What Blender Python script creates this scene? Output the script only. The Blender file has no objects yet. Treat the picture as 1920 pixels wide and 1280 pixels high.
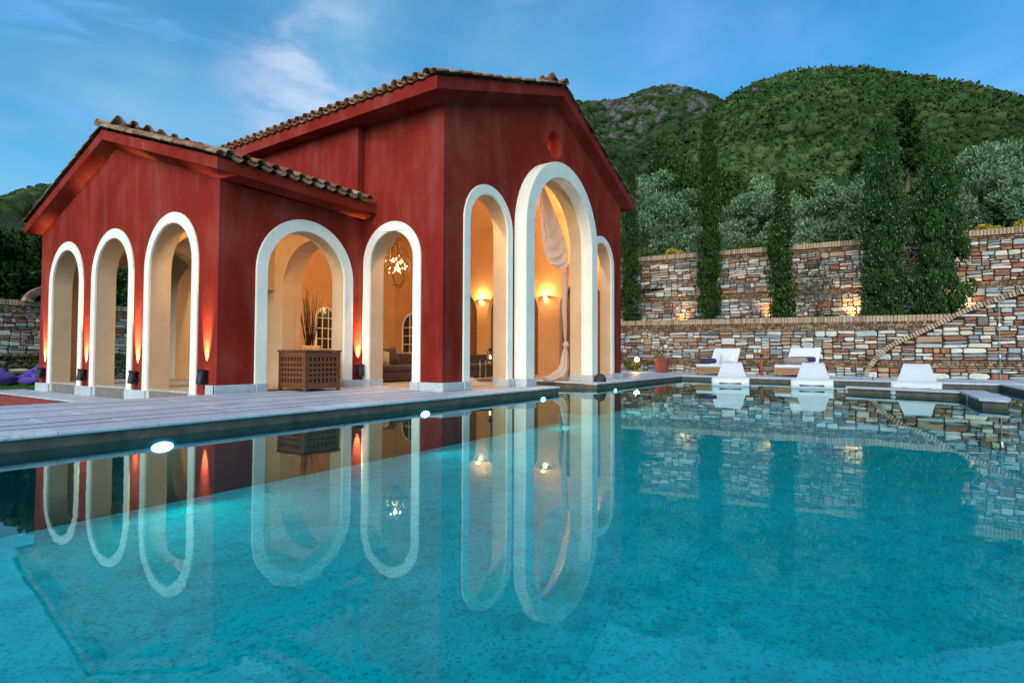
import bpy, bmesh, math, random
import numpy as np
from mathutils import Vector, Matrix
from mathutils.geometry import tessellate_polygon

R = math.radians
scene = bpy.context.scene
COL = scene.collection
rng = random.Random(7)
nrg = np.random.default_rng(11)

# ------------------------------------------------------------------ camera
CAM = Vector((0, 0, 0.8))
yaw, pitch, roll = 0.5786, 0.0287, 0.0036
Fh = Vector((math.cos(yaw), math.sin(yaw), 0))
Rt = Vector((math.sin(yaw), -math.cos(yaw), 0))
Fw = Fh * math.cos(pitch) + Vector((0, 0, 1)) * math.sin(pitch)
Up = Vector((0, 0, 1)) * math.cos(pitch) - Fh * math.sin(pitch)
rx = Rt * math.cos(roll) + Up * math.sin(roll)
uy = -Rt * math.sin(roll) + Up * math.cos(roll)
cd = bpy.data.cameras.new('camera')
cam = bpy.data.objects.new('camera', cd)
COL.objects.link(cam)
m = Matrix((rx, uy, -Fw)).transposed().to_4x4()
m.translation = CAM
cam.matrix_world = m
cd.sensor_width = 36
cd.lens = 36 * 1033.5 / 1920
cd.clip_start = 0.05
cd.clip_end = 6000
scene.camera = cam

# ------------------------------------------------------------------ world
SUN_EL, SUN_AZ = R(30), R(196)          # direction the soft light comes from (math azimuth)
world = bpy.data.worlds.new('World')
scene.world = world
world.use_nodes = True
wn, wl = world.node_tree.nodes, world.node_tree.links
wn.clear()
wo = wn.new('ShaderNodeOutputWorld')
bg = wn.new('ShaderNodeBackground')
bg.inputs['Strength'].default_value = 0.058
sky = wn.new('ShaderNodeTexSky')
sky.sky_type = 'NISHITA'
sky.sun_disc = False
sky.sun_elevation = SUN_EL
sky.sun_rotation = R(90) - SUN_AZ
sky.altitude = 100
sky.air_density = 1.3
sky.dust_density = 0.6
sky.ozone_density = 4.0
tc = wn.new('ShaderNodeTexCoord')
def wmath(op, a, b=None, c=None):
    n = wn.new('ShaderNodeMath'); n.operation = op
    for i, v in enumerate((a, b, c)):
        if v is None: continue
        if hasattr(v, 'links'): wl.new(v, n.inputs[i])
        else: n.inputs[i].default_value = v
    return n.outputs[0]
def wmix(fac, a, b, mode='MIX'):
    n = wn.new('ShaderNodeMix'); n.data_type = 'RGBA'; n.blend_type = mode
    for i, v in ((0, fac), (6, a), (7, b)):
        if hasattr(v, 'links'): wl.new(v, n.inputs[i])
        else: n.inputs[i].default_value = v
    return n.outputs[2]
tint = wmix(1.0, sky.outputs[0], (0.29, 0.93, 1.10, 1), 'MULTIPLY')
# thin high cloud, streaked
mp = wn.new('ShaderNodeMapping'); mp.inputs['Scale'].default_value = (1.0, 1.0, 2.6)
mp.inputs['Rotation'].default_value = (0.25, 0.1, 0.4)
wl.new(tc.outputs['Generated'], mp.inputs['Vector'])
n1 = wn.new('ShaderNodeTexNoise'); n1.inputs['Scale'].default_value = 1.7
n1.inputs['Detail'].default_value = 7; n1.inputs['Roughness'].default_value = 0.52; n1.inputs['Distortion'].default_value = 0.5
wl.new(mp.outputs[0], n1.inputs['Vector'])
cr = wn.new('ShaderNodeMapRange'); cr.interpolation_type = 'SMOOTHSTEP'
cr.inputs[1].default_value = 0.44; cr.inputs[2].default_value = 0.72; cr.inputs[4].default_value = 0.4
wl.new(n1.outputs[0], cr.inputs[0])
cl = wmix(cr.outputs[0], tint, (2.9, 4.3, 5.6, 1))
mp2 = wn.new('ShaderNodeMapping'); mp2.inputs['Scale'].default_value = (1.0, 1.0, 5.0)
mp2.inputs['Location'].default_value = (3.1, 1.2, 0.4)
wl.new(tc.outputs['Generated'], mp2.inputs['Vector'])
n2 = wn.new('ShaderNodeTexNoise'); n2.inputs['Scale'].default_value = 2.6
n2.inputs['Detail'].default_value = 6; n2.inputs['Roughness'].default_value = 0.5
wl.new(mp2.outputs[0], n2.inputs['Vector'])
cr2 = wn.new('ShaderNodeMapRange'); cr2.interpolation_type = 'SMOOTHSTEP'
cr2.inputs[1].default_value = 0.60; cr2.inputs[2].default_value = 0.76; cr2.inputs[4].default_value = 0.5
wl.new(n2.outputs[0], cr2.inputs[0])
cl2 = wmix(wmath('MULTIPLY', cr2.outputs[0], .6), cl, (3.6, 4.4, 5.6, 1))
def cloud_bank(d0, width, lo, hi, colr, amt, src, scale=(1, 1, 1), nsc=4.0, loc=(0, 0, 0), base=0.0):
    nrm = wn.new('ShaderNodeVectorMath'); nrm.operation = 'DISTANCE'
    v0 = Vector(d0).normalized(); nrm.inputs[1].default_value = v0
    nz = wn.new('ShaderNodeVectorMath'); nz.operation = 'NORMALIZE'; wl.new(tc.outputs['Generated'], nz.inputs[0])
    wl.new(nz.outputs[0], nrm.inputs[0])
    m_ = wn.new('ShaderNodeMapRange'); m_.interpolation_type = 'SMOOTHSTEP'
    m_.inputs[1].default_value = width; m_.inputs[2].default_value = width * .15; wl.new(nrm.outputs['Value'], m_.inputs[0])
    mpx = wn.new('ShaderNodeMapping'); mpx.inputs['Scale'].default_value = scale; mpx.inputs['Location'].default_value = loc
    mpx.inputs['Rotation'].default_value = (.5, .35, .2)
    wl.new(nz.outputs[0], mpx.inputs['Vector'])
    nn = wn.new('ShaderNodeTexNoise'); nn.inputs['Scale'].default_value = nsc; nn.inputs['Detail'].default_value = 8; nn.inputs['Roughness'].default_value = .55; nn.inputs['Distortion'].default_value = .35
    wl.new(mpx.outputs[0], nn.inputs['Vector'])
    q = wn.new('ShaderNodeMapRange'); q.interpolation_type = 'SMOOTHSTEP'; q.inputs[1].default_value = lo; q.inputs[2].default_value = hi; q.inputs[3].default_value = base
    wl.new(nn.outputs[0], q.inputs[0])
    return wmix(wmath('MULTIPLY', wmath('MULTIPLY', m_.outputs[0], q.outputs[0]), amt), src, colr)
cl2 = cloud_bank((.60, .66, .44), .62, .38, .75, (3.0, 5.2, 6.5, 1), .5, cl2, (1, 1, 1.6), 2.2, (0, 0, 0), .15)
cl2 = cloud_bank((.539, .728, .424), .17, .40, .66, (6.0, 6.0, 7.2, 1), .52, cl2, (1, 1, 2.4), 6.0, (1.3, .2, 0), .0)
cl2 = cloud_bank((.34, .86, .39), .30, .50, .66, (1.1, 3.1, 6.0, 1), .8, cl2, (.8, .8, 4.5), 5.0, (.7, 2.1, 0))
cl2 = cloud_bank((.9, .1, .42), .6, .42, .75, (1.5, 3.2, 6.6, 1), .7, cl2, (1, 1, 2), 2.4, (3, 1, 0))
wl.new(cl2, bg.inputs['Color'])
wl.new(bg.outputs[0], wo.inputs[0])

sd = bpy.data.lights.new('sun', 'SUN')
sd.energy = 1.5; sd.angle = R(50); sd.color = (1.0, 0.88, 0.78)
so = bpy.data.objects.new('sun', sd); COL.objects.link(so)
sdir = Vector((math.cos(SUN_EL) * math.cos(SUN_AZ), math.cos(SUN_EL) * math.sin(SUN_AZ), math.sin(SUN_EL)))
so.rotation_euler = sdir.to_track_quat('Z', 'Y').to_euler()
so.location = (0, 0, 50)

vs = scene.view_settings
vs.view_transform = 'Standard'; vs.look = 'None'; vs.gamma = 1; vs.use_curve_mapping = False
vs.exposure = 1.42
scene.render.engine = 'CYCLES'
scene.cycles.max_bounces = 10
scene.cycles.transparent_max_bounces = 12
scene.cycles.sample_clamp_indirect = 4

# ------------------------------------------------------------------ material helpers
class MatB:
    def __init__(s, name):
        s.m = bpy.data.materials.new(name); s.m.use_nodes = True
        s.n = s.m.node_tree.nodes; s.l = s.m.node_tree.links
        s.b = s.n['Principled BSDF']
    def put(s, node, key, v):
        if hasattr(v, 'links'): s.l.new(v, node.inputs[key])
        elif v is not None: node.inputs[key].default_value = v
    def coord(s, which='Object', scale=(1, 1, 1), rot=(0, 0, 0)):
        t = s.n.new('ShaderNodeTexCoord'); mp = s.n.new('ShaderNodeMapping')
        mp.inputs['Scale'].default_value = scale; mp.inputs['Rotation'].default_value = rot
        s.l.new(t.outputs[which], mp.inputs['Vector']); return mp.outputs[0]
    def pos(s, scale=(1, 1, 1)):
        g = s.n.new('ShaderNodeNewGeometry'); mp = s.n.new('ShaderNodeMapping')
        mp.inputs['Scale'].default_value = scale
        s.l.new(g.outputs['Position'], mp.inputs['Vector']); return mp.outputs[0]
    def noise(s, vec, scale, detail=4, rough=.5, dist=0):
        n = s.n.new('ShaderNodeTexNoise'); s.put(n, 'Vector', vec)
        n.inputs['Scale'].default_value = scale; n.inputs['Detail'].default_value = detail
        n.inputs['Roughness'].default_value = rough; n.inputs['Distortion'].default_value = dist
        return n.outputs[0]
    def voro(s, vec, scale, out='Distance', feat='F1'):
        n = s.n.new('ShaderNodeTexVoronoi'); s.put(n, 'Vector', vec); n.feature = feat
        n.inputs['Scale'].default_value = scale
        return n.outputs[out]
    def ramp(s, fac, stops, interp='LINEAR'):
        r = s.n.new('ShaderNodeValToRGB'); r.color_ramp.interpolation = interp
        e = r.color_ramp.elements
        while len(e) < len(stops): e.new(0.5)
        for i, (p, c) in enumerate(stops):
            e[i].position = p; e[i].color = (*c, 1) if len(c) == 3 else c
        s.put(r, 0, fac); return r.outputs[0]
    def mix(s, fac, a, b, mode='MIX'):
        n = s.n.new('ShaderNodeMix'); n.data_type = 'RGBA'; n.blend_type = mode
        s.put(n, 0, fac)
        for i, v in ((6, a), (7, b)):
            if isinstance(v, tuple) and len(v) == 3: v = (*v, 1)
            s.put(n, i, v)
        return n.outputs[2]
    def mr(s, v, a, b, c=0., d=1.):
        n = s.n.new('ShaderNodeMapRange'); s.put(n, 0, v)
        for i, x in enumerate((a, b, c, d)): n.inputs[i + 1].default_value = x
        return n.outputs[0]
    def math(s, op, a, b=None):
        n = s.n.new('ShaderNodeMath'); n.operation = op; s.put(n, 0, a)
        if b is not None: s.put(n, 1, b)
        return n.outputs[0]
    def rnd(s):
        o = s.n.new('ShaderNodeObjectInfo'); g = s.n.new('ShaderNodeNewGeometry')
        a = s.math('ADD', o.outputs['Random'], g.outputs['Random Per Island'])
        return s.math('FRACT', a)
    def bump(s, h, strength=.3, dist=.02):
        b = s.n.new('ShaderNodeBump'); b.inputs['Strength'].default_value = strength
        b.inputs['Distance'].default_value = dist; s.put(b, 'Height', h)
        s.l.new(b.outputs[0], s.b.inputs['Normal'])
    def fin(s, col=None, rough=.6, metal=0, spec=.5):
        if isinstance(col, tuple) and len(col) == 3: col = (*col, 1)
        s.put(s.b, 'Base Color', col); s.put(s.b, 'Roughness', rough)
        s.b.inputs['Metallic'].default_value = metal
        s.b.inputs['Specular IOR Level'].default_value = spec
        return s.m

def simple(name, col, rough=.6, metal=0, var=.12, scale=30, bump=.1, spec=.5):
    b = MatB(name); v = b.coord()
    n = b.noise(v, scale, 4)
    c1 = tuple(x * (1 - var) for x in col); c2 = tuple(min(1, x * (1 + var)) for x in col)
    c = b.ramp(n, [(.3, c1), (.7, c2)])
    if bump: b.bump(n, bump, .01)
    return b.fin(c, rough, metal, spec)

def mat_plaster_red():
    b = MatB('red_plaster'); v = b.pos()
    st = b.noise(b.pos((1.6, 1.6, .28)), 1.5, 6, .6)
    bl = b.noise(v, .8, 5, .6, .3)
    c = b.ramp(bl, [(.28, (.155, .013, .009)), (.5, (.21, .020, .013)), (.72, (.27, .043, .029))])
    c = b.mix(b.mr(st, .5, .74, 0, .4), c, (.30, .09, .07))
    dk = b.noise(b.pos((2.5, 2.5, .5)), 2.2, 5, .65)
    c = b.mix(b.mr(dk, .60, .80, 0, .4), c, (.12, .014, .016))
    f = b.noise(v, 60, 5, .6)
    sp = b.noise(v, 14, 2)
    c = b.mix(b.mr(sp, .76, .80, 0, .6), c, (.5, .2, .18))
    b.bump(b.math('ADD', b.math('MULTIPLY', f, .5), b.noise(v, 7, 4)), .4, .012)
    return b.fin(c, .9, 0, .06)
def mat_plaster(name, a, c_, amp=.3):
    b = MatB(name); v = b.pos()
    bl = b.noise(v, 1.1, 5, .6, .2)
    c = b.ramp(bl, [(.3, a), (.7, c_)])
    f = b.noise(v, 45, 5, .6)
    b.bump(b.math('ADD', b.math('MULTIPLY', f, .6), b.noise(v, 6, 3)), amp, .012)
    return b.fin(c, .8, 0, .25)
def mat_white_trim():
    b = MatB('white_trim_plaster'); v = b.pos()
    bl = b.noise(v, 2.2, 5, .6)
    c = b.ramp(bl, [(.3, (.75, .71, .62)), (.7, (.86, .82, .73))])
    st = b.noise(b.pos((6, 6, .7)), 2, 5, .6)
    c = b.mix(b.mr(st, .6, .85, 0, .35), c, (.5, .52, .5))
    b.bump(b.noise(v, 40, 5), .15, .008)
    return b.fin(c, .6, 0, .35)
def mat_marble(name, base=(.52, .55, .58), vein=(.25, .28, .31), wear=(.42, .40, .40), rough=.42):
    b = MatB(name)
    r = b.rnd()
    cmb = b.n.new('ShaderNodeVectorMath'); cmb.operation = 'ADD'
    sc = b.n.new('ShaderNodeVectorMath'); sc.operation = 'SCALE'; sc.inputs[0].default_value = (17, 9, 5)
    b.l.new(r, sc.inputs['Scale']); b.l.new(b.pos((1, 1, 1)), cmb.inputs[0]); b.l.new(sc.outputs[0], cmb.inputs[1])
    v = cmb.outputs[0]
    vn = b.noise(v, 2.4, 8, .65, 1.6)
    c = b.ramp(vn, [(.38, base), (.485, tuple(x * .93 for x in base)), (.5, vein), (.515, tuple(x * .95 for x in base)), (.75, tuple(min(1, x * 1.12) for x in base))])
    c = b.mix(b.mr(b.noise(v, 1.3, 4), .45, .75, 0, .55), c, wear)
    c = b.mix(b.mr(r, 0, 1, 0, .6), c, tuple(x * .62 for x in base))
    b.bump(b.noise(v, 35, 5), .12, .006)
    return b.fin(c, b.mr(b.noise(v, 5, 4), .3, .7, rough - .12, rough + .16), 0, .5)
def mat_tile():
    b = MatB('terracotta_tile'); v = b.pos(); r = b.rnd()
    c = b.ramp(r, [(0, (.16, .055, .03)), (.3, (.22, .09, .05)), (.55, (.30, .17, .10)), (.8, (.36, .27, .19)), (1, (.17, .07, .045))])
    g = b.noise(v, 9, 6, .65)
    c = b.mix(b.mr(g, .5, .68, 0, .75), c, (.055, .045, .035))
    c = b.mix(b.mr(b.noise(v, 22, 4), .62, .75, 0, .6), c, (.38, .33, .25))
    b.bump(g, .4, .02)
    return b.fin(c, .85, 0, .25)
def mat_stone():
    b = MatB('wall_stone'); r = b.rnd()
    v = b.pos()
    c = b.ramp(r, [(0, (.17, .20, .21)), (.08, (.33, .37, .37)), (.20, (.52, .53, .49)), (.33, (.62, .57, .48)), (.42, (.36, .24, .15)),
                   (.5, (.17, .15, .13)), (.57, (.24, .09, .045)), (.67, (.31, .20, .13)), (.74, (.50, .47, .40)), (.83, (.25, .29, .31)), (.91, (.21, .08, .04)), (.96, (.13, .10, .085)), (1, (.33, .36, .36))], 'CONSTANT')
    st = b.noise(b.pos((2, 2, 9)), 3.5, 6, .65, .6)
    c = b.mix(b.mr(st, .52, .74, 0, .6), c, (.20, .11, .07))
    st2 = b.noise(b.pos((3, 3, 12)), 4.5, 5, .6, .4)
    c = b.mix(b.mr(st2, .56, .72, 0, .6), c, (.60, .60, .57))
    st3 = b.noise(v, 11, 5, .6)
    c = b.mix(b.mr(st3, .58, .75, 0, .6), c, (.08, .075, .07))
    b.bump(b.math('ADD', st, b.noise(v, 26, 5)), .6, .025)
    return b.fin(c, .7, 0, .3)
def mat_brick(name='pale_brick', k=1.0):
    b = MatB(name); r = b.rnd(); v = b.pos()
    c = b.ramp(r, [(0, (.15, .085, .05)), (.3, (.24, .155, .10)), (.6, (.40, .30, .21)), (.85, (.12, .065, .04)), (1, (.30, .21, .14))])
    n = b.noise(v, 14, 6, .65)
    if k > 1: c = b.mix(b.mr(r, 0, 1, .25, .7), c, (.48, .37, .26))
    c = b.mix(b.mr(n, .5, .7, 0, .8 / k), c, (.09, .06, .045))
    b.bump(b.noise(v, 40, 4), .4, .015)
    return b.fin(c, .85, 0, .2)
def mat_mortar():
    b = MatB('brown_mortar'); v = b.pos()
    c = b.ramp(b.noise(v, 5, 6, .65), [(.3, (.03, .015, .010)), (.55, (.075, .036, .021)), (.75, (.12, .08, .055))])
    b.bump(b.noise(v, 22, 6, .65), .8, .04)
    return b.fin(c, .95, 0, .1)
def mat_wood(name, a, c_, scale=3, rough=.5):
    b = MatB(name); v = b.coord('Object', (1, 1, 1))
    w = b.noise(b.pos((9, 9, 9)), scale, 6, .6, 1.2)
    gr = b.noise(b.pos((4, 4, 70)), 1.2, 4)
    c = b.ramp(w, [(.3, a), (.7, c_)])
    c = b.mix(b.mr(gr, .45, .7, 0, .5), c, tuple(x * .5 for x in a))
    b.bump(gr, .2, .005)
    return b.fin(c, rough, 0, .4)
def mat_leaf(name, a, mid, hi, scale=2.5, rough=.55, trans=.12, spread=1.0):
    b = MatB(name); r = b.rnd(); v = b.pos()
    n = b.noise(v, scale, 3)
    f = b.math('ADD', b.math('MULTIPLY', r, .55 * spread), b.math('MULTIPLY', n, .5))
    c = b.ramp(f, [(.18, a), (.5, mid), (.82, hi)])
    b.fin(c, rough + .15, 0, .06)
    return b.m
def mat_emit(name, col, s):
    b = MatB(name)
    b.b.inputs['Base Color'].default_value = (*col, 1)
    b.b.inputs['Emission Color'].default_value = (*col, 1)
    b.b.inputs['Emission Strength'].default_value = s
    return b.m
def mat_fabric(name, col, var=.1, rough=.9):
    b = MatB(name); v = b.coord()
    n = b.noise(v, 6, 4); w = b.noise(v, 220, 2)
    c = b.ramp(n, [(.3, tuple(x * (1 - var) for x in col)), (.7, tuple(min(1, x * (1 + var)) for x in col))])
    b.bump(b.math('ADD', w, b.math('MULTIPLY', n, 2)), .25, .01)
    b.b.inputs['Sheen Weight'].default_value = .2
    return b.fin(c, rough, 0, .2)

def mat_sheer():
    b = MatB('sheer_curtain_fabric'); v = b.coord()
    b.bump(b.noise(v, 60, 4), .2, .006); b.fin((.78, .68, .60), .9, 0, .1)
    tl = b.n.new('ShaderNodeBsdfTranslucent'); tl.inputs[0].default_value = (.80, .66, .54, 1)
    mx = b.n.new('ShaderNodeMixShader'); mx.inputs[0].default_value = .45
    b.l.new(b.b.outputs[0], mx.inputs[1]); b.l.new(tl.outputs[0], mx.inputs[2])
    b.l.new(mx.outputs[0], b.n['Material Output'].inputs[0]); return b.m
def mat_water():
    mt = bpy.data.materials.new('pool_water'); mt.use_nodes = True
    n, l = mt.node_tree.nodes, mt.node_tree.links; n.clear()
    o = n.new('ShaderNodeOutputMaterial'); mx = n.new('ShaderNodeMixShader')
    tr = n.new('ShaderNodeBsdfTransparent'); gl = n.new('ShaderNodeBsdfGlossy'); fr = n.new('ShaderNodeFresnel')
    tr.inputs[0].default_value = (.28, .98, .99, 1)
    gl.inputs['Roughness'].default_value = .012
    gl.inputs[0].default_value = (.72, .97, .95, 1)
    fr.inputs[0].default_value = 1.37
    g = n.new('ShaderNodeNewGeometry'); mp = n.new('ShaderNodeMapping'); mp.inputs['Scale'].default_value = (1, 1, 1)
    l.new(g.outputs['Position'], mp.inputs['Vector'])
    a = n.new('ShaderNodeTexNoise'); a.inputs['Scale'].default_value = 3.2; a.inputs['Detail'].default_value = 2
    l.new(mp.outputs[0], a.inputs['Vector'])
    b2 = n.new('ShaderNodeTexNoise'); b2.inputs['Scale'].default_value = .7; b2.inputs['Detail'].default_value = 2
    l.new(mp.outputs[0], b2.inputs['Vector'])
    ad = n.new('ShaderNodeMath'); ad.operation = 'MULTIPLY_ADD'; ad.inputs[1].default_value = .22
    l.new(a.outputs[0], ad.inputs[0]); l.new(b2.outputs[0], ad.inputs[2])
    bp = n.new('ShaderNodeBump'); bp.inputs['Strength'].default_value = .5; bp.inputs['Distance'].default_value = .0055
    l.new(ad.outputs[0], bp.inputs['Height'])
    l.new(bp.outputs[0], gl.inputs['Normal'])
    l.new(fr.outputs[0], mx.inputs[0]); l.new(tr.outputs[0], mx.inputs[1]); l.new(gl.outputs[0], mx.inputs[2])
    l.new(mx.outputs[0], o.inputs[0])
    return mt
def mat_pool_floor():
    b = MatB('pool_mosaic'); v = b.pos()
    big = b.noise(v, .9, 5, .6, .4)
    c = b.ramp(big, [(.3, (.006, .72, .66)), (.5, (.010, .86, .84)), (.72, (.03, .94, .92))])
    m2 = b.noise(v, 5, 8, .8)
    c = b.mix(b.mr(m2, .48, .62, 0, .5), c, (.005, .40, .45))
    pb = b.noise(v, 42, 4, .7)
    c = b.mix(b.mr(pb, .52, .64, 0, .62), c, (.004, .16, .20))
    c = b.mix(b.mr(b.noise(v, 26, 4, .7), .60, .72, 0, .5), c, (.20, .75, .72))
    return b.fin(c, .8, 0, .1)
def mat_pool_wall():
    b = MatB('pool_wall_render'); v = b.pos()
    sep = b.n.new('ShaderNodeSeparateXYZ'); g = b.n.new('ShaderNodeNewGeometry'); b.l.new(g.outputs['Position'], sep.inputs[0])
    n = b.noise(v, 6, 6, .65)
    up = b.ramp(n, [(.3, (.055, .048, .04)), (.6, (.11, .09, .072)), (.8, (.16, .13, .10))])
    dn = b.ramp(n, [(.3, (.015, .07, .07)), (.7, (.03, .12, .115))])
    c = b.mix(b.mr(sep.outputs[2], -.012, .004), dn, up)
    b.bump(n, .3, .01)
    return b.fin(c, .7, 0, .2)

MAT = dict(
    red=mat_plaster_red(),
    beige=mat_plaster('beige_plaster', (.47, .34, .21), (.58, .43, .28)),
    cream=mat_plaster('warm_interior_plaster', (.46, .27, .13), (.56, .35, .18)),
    trim=mat_white_trim(),
    marble=mat_marble('plinth_marble', (.50, .54, .56), (.22, .25, .28), (.40, .41, .42), .5),
    paving=mat_marble('paving_marble', (.50, .55, .62), (.20, .23, .27), (.33, .33, .37), .5),
    floor=mat_marble('floor_marble', (.46, .40, .33), (.30, .25, .2), (.42, .34, .27), .35),
    tile=mat_tile(), stone=mat_stone(), brick=mat_brick(), coping_brick=mat_brick('coping_brick', 1.6), mortar=mat_mortar(),
    box=mat_wood('acacia_wood', (.11, .033, .011), (.20, .066, .022)),
    teak=mat_wood('teak_wood', (.28, .15, .07), (.42, .25, .13)),
    redwood=mat_wood('red_brown_wood', (.22, .06, .02), (.34, .10, .035)),
    dark=simple('black_metal', (.018, .018, .02), .5, .3),
    iron=simple('dark_iron', (.03, .025, .02), .5, .6),
    chrome=simple('chrome', (.7, .72, .75), .2, 1, .03),
    plastic=simple('white_plastic', (.48, .51, .54), .45, 0, .03, 3, .02),
    brown=mat_fabric('brown_fabric', (.055, .03, .02)),
    sand=mat_fabric('sand_fabric', (.42, .33, .22)),
    white=mat_fabric('white_cushion_fabric', (.62, .64, .68), .05),
    sheer=mat_sheer(),
    purple=mat_fabric('purple_fabric', (.075, .04, .26), .15),
    navy=mat_fabric('navy_fabric', (.035, .03, .07)),
    taupe=mat_fabric('taupe_fabric', (.26, .20, .17)),
    terracotta=simple('terracotta', (.24, .055, .03), .8, 0, .15, 12),
    glassd=simple('dark_window_glass', (.02, .022, .025), .08, 0, .2, 3, 0, .8),
    board=simple('door_timber', (.16, .07, .03), .5, 0, .2, 4),
    water=mat_water(), pfloor=mat_pool_floor(), pwall=mat_pool_wall(),
    bark=simple('bark', (.11, .085, .06), .9, 0, .3, 12, .6),
    soil=simple('soil', (.06, .04, .025), .95, 0, .3, 6, .6),
)

# ------------------------------------------------------------------ object helpers
def link(o, parent=None):
    COL.objects.link(o)
    if parent is not None: o.parent = parent
    return o
def mesh_obj(name, verts, faces, mats, parent=None, loc=(0, 0, 0), rotz=0, smooth=False, mi=None):
    me = bpy.data.meshes.new(name)
    me.from_pydata([tuple(v) for v in verts], [], [tuple(f) for f in faces])
    if not isinstance(mats, (list, tuple)): mats = [mats]
    for x in mats: me.materials.append(x)
    if mi is not None: me.polygons.foreach_set('material_index', mi)
    if smooth: me.polygons.foreach_set('use_smooth', [True] * len(me.polygons))
    me.update()
    o = bpy.data.objects.new(name, me); o.location = loc; o.rotation_euler = (0, 0, rotz)
    return link(o, parent)
def empty(name, label, cat, loc=(0, 0, 0), rotz=0, group=None):
    o = bpy.data.objects.new(name, None); o.empty_display_size = .2
    o.location = loc; o.rotation_euler = (0, 0, rotz); COL.objects.link(o)
    tag(o, label, cat, group); return o
def tag(o, label=None, cat=None, group=None, kind=None):
    if label: o['label'] = label
    if cat: o['category'] = cat
    if group: o['group'] = group
    if kind: o['kind'] = kind
    return o
class MB:
    def __init__(s): s.v = []; s.f = []; s.mi = []
    def add(s, vs, fs, mi=0):
        k = len(s.v); s.v += [tuple(v) for v in vs]; s.f += [tuple(i + k for i in f) for f in fs]; s.mi += [mi] * len(fs)
        return s
    def box(s, x0, x1, y0, y1, z0, z1, mi=0, M=None, c=0.0):
        if c <= 0:
            vs = [(x0, y0, z0), (x1, y0, z0), (x1, y1, z0), (x0, y1, z0), (x0, y0, z1), (x1, y0, z1), (x1, y1, z1), (x0, y1, z1)]
            fs = [(0, 3, 2, 1), (4, 5, 6, 7), (0, 1, 5, 4), (1, 2, 6, 5), (2, 3, 7, 6), (3, 0, 4, 7)]
        else:
            bm = bmesh.new(); bmesh.ops.create_cube(bm, size=1)
            for v in bm.verts:
                v.co = Vector(((x0 + x1) / 2 + v.co.x * (x1 - x0), (y0 + y1) / 2 + v.co.y * (y1 - y0), (z0 + z1) / 2 + v.co.z * (z1 - z0)))
            bmesh.ops.bevel(bm, geom=bm.edges[:], offset=c, segments=2, profile=.5, affect='EDGES')
            bm.verts.index_update()
            vs = [tuple(v.co) for v in bm.verts]; fs = [tuple(v.index for v in f.verts) for f in bm.faces]; bm.free()
        if M is not None: vs = [tuple(M @ Vector(v)) for v in vs]
        return s.add(vs, fs, mi)
    def tube(s, pts, r, n=8, mi=0, cap=True):
        pts = [Vector(p) for p in pts]; rs = r if isinstance(r, (list, tuple)) else [r] * len(pts)
        vs = []; fs = []; prev = None
        for i, p in enumerate(pts):
            d = (pts[min(i + 1, len(pts) - 1)] - pts[max(i - 1, 0)])
            if d.length < 1e-9: d = Vector((0, 0, 1))
            d.normalize()
            if prev is None:
                a = d.orthogonal().normalized()
            else:
                a = (prev - d * prev.dot(d))
                a = a.normalized() if a.length > 1e-6 else d.orthogonal().normalized()
            prev = a; b = d.cross(a)
            for k in range(n):
                t = 2 * math.pi * k / n
                vs.append(p + (a * math.cos(t) + b * math.sin(t)) * rs[i])
        for i in range(len(pts) - 1):
            for k in range(n):
                fs.append((i * n + k, i * n + (k + 1) % n, (i + 1) * n + (k + 1) % n, (i + 1) * n + k))
        if cap:
            fs.append(tuple(range(n - 1, -1, -1))); fs.append(tuple(range((len(pts) - 1) * n, len(pts) * n)))
        return s.add(vs, fs, mi)
    def lathe(s, prof, n=20, mi=0, c=(0, 0, 0), cap=True):
        vs = []; fs = []
        for r, z in prof:
            for k in range(n):
                t = 2 * math.pi * k / n
                vs.append((c[0] + r * math.cos(t), c[1] + r * math.sin(t), c[2] + z))
        for i in range(len(prof) - 1):
            for k in range(n):
                fs.append((i * n + k, i * n + (k + 1) % n, (i + 1) * n + (k + 1) % n, (i + 1) * n + k))
        if cap:
            fs.append(tuple(range(n - 1, -1, -1))); fs.append(tuple(range((len(prof) - 1) * n, len(prof) * n)))
        return s.add(vs, fs, mi)
    def obj(s, name, mats, parent=None, loc=(0, 0, 0), rotz=0, smooth=False):
        return mesh_obj(name, s.v, s.f, mats, parent, loc, rotz, smooth, s.mi)
def smooth_angle(o, deg=40):
    me = o.data
    bm = bmesh.new(); bm.from_mesh(me)
    for f in bm.faces: f.smooth = True
    for e in bm.edges:
        if len(e.link_faces) == 2 and e.calc_face_angle(0) > R(deg): e.smooth = False
        elif len(e.link_faces) != 2: e.smooth = False
    bm.to_mesh(me); bm.free(); return o
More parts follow.
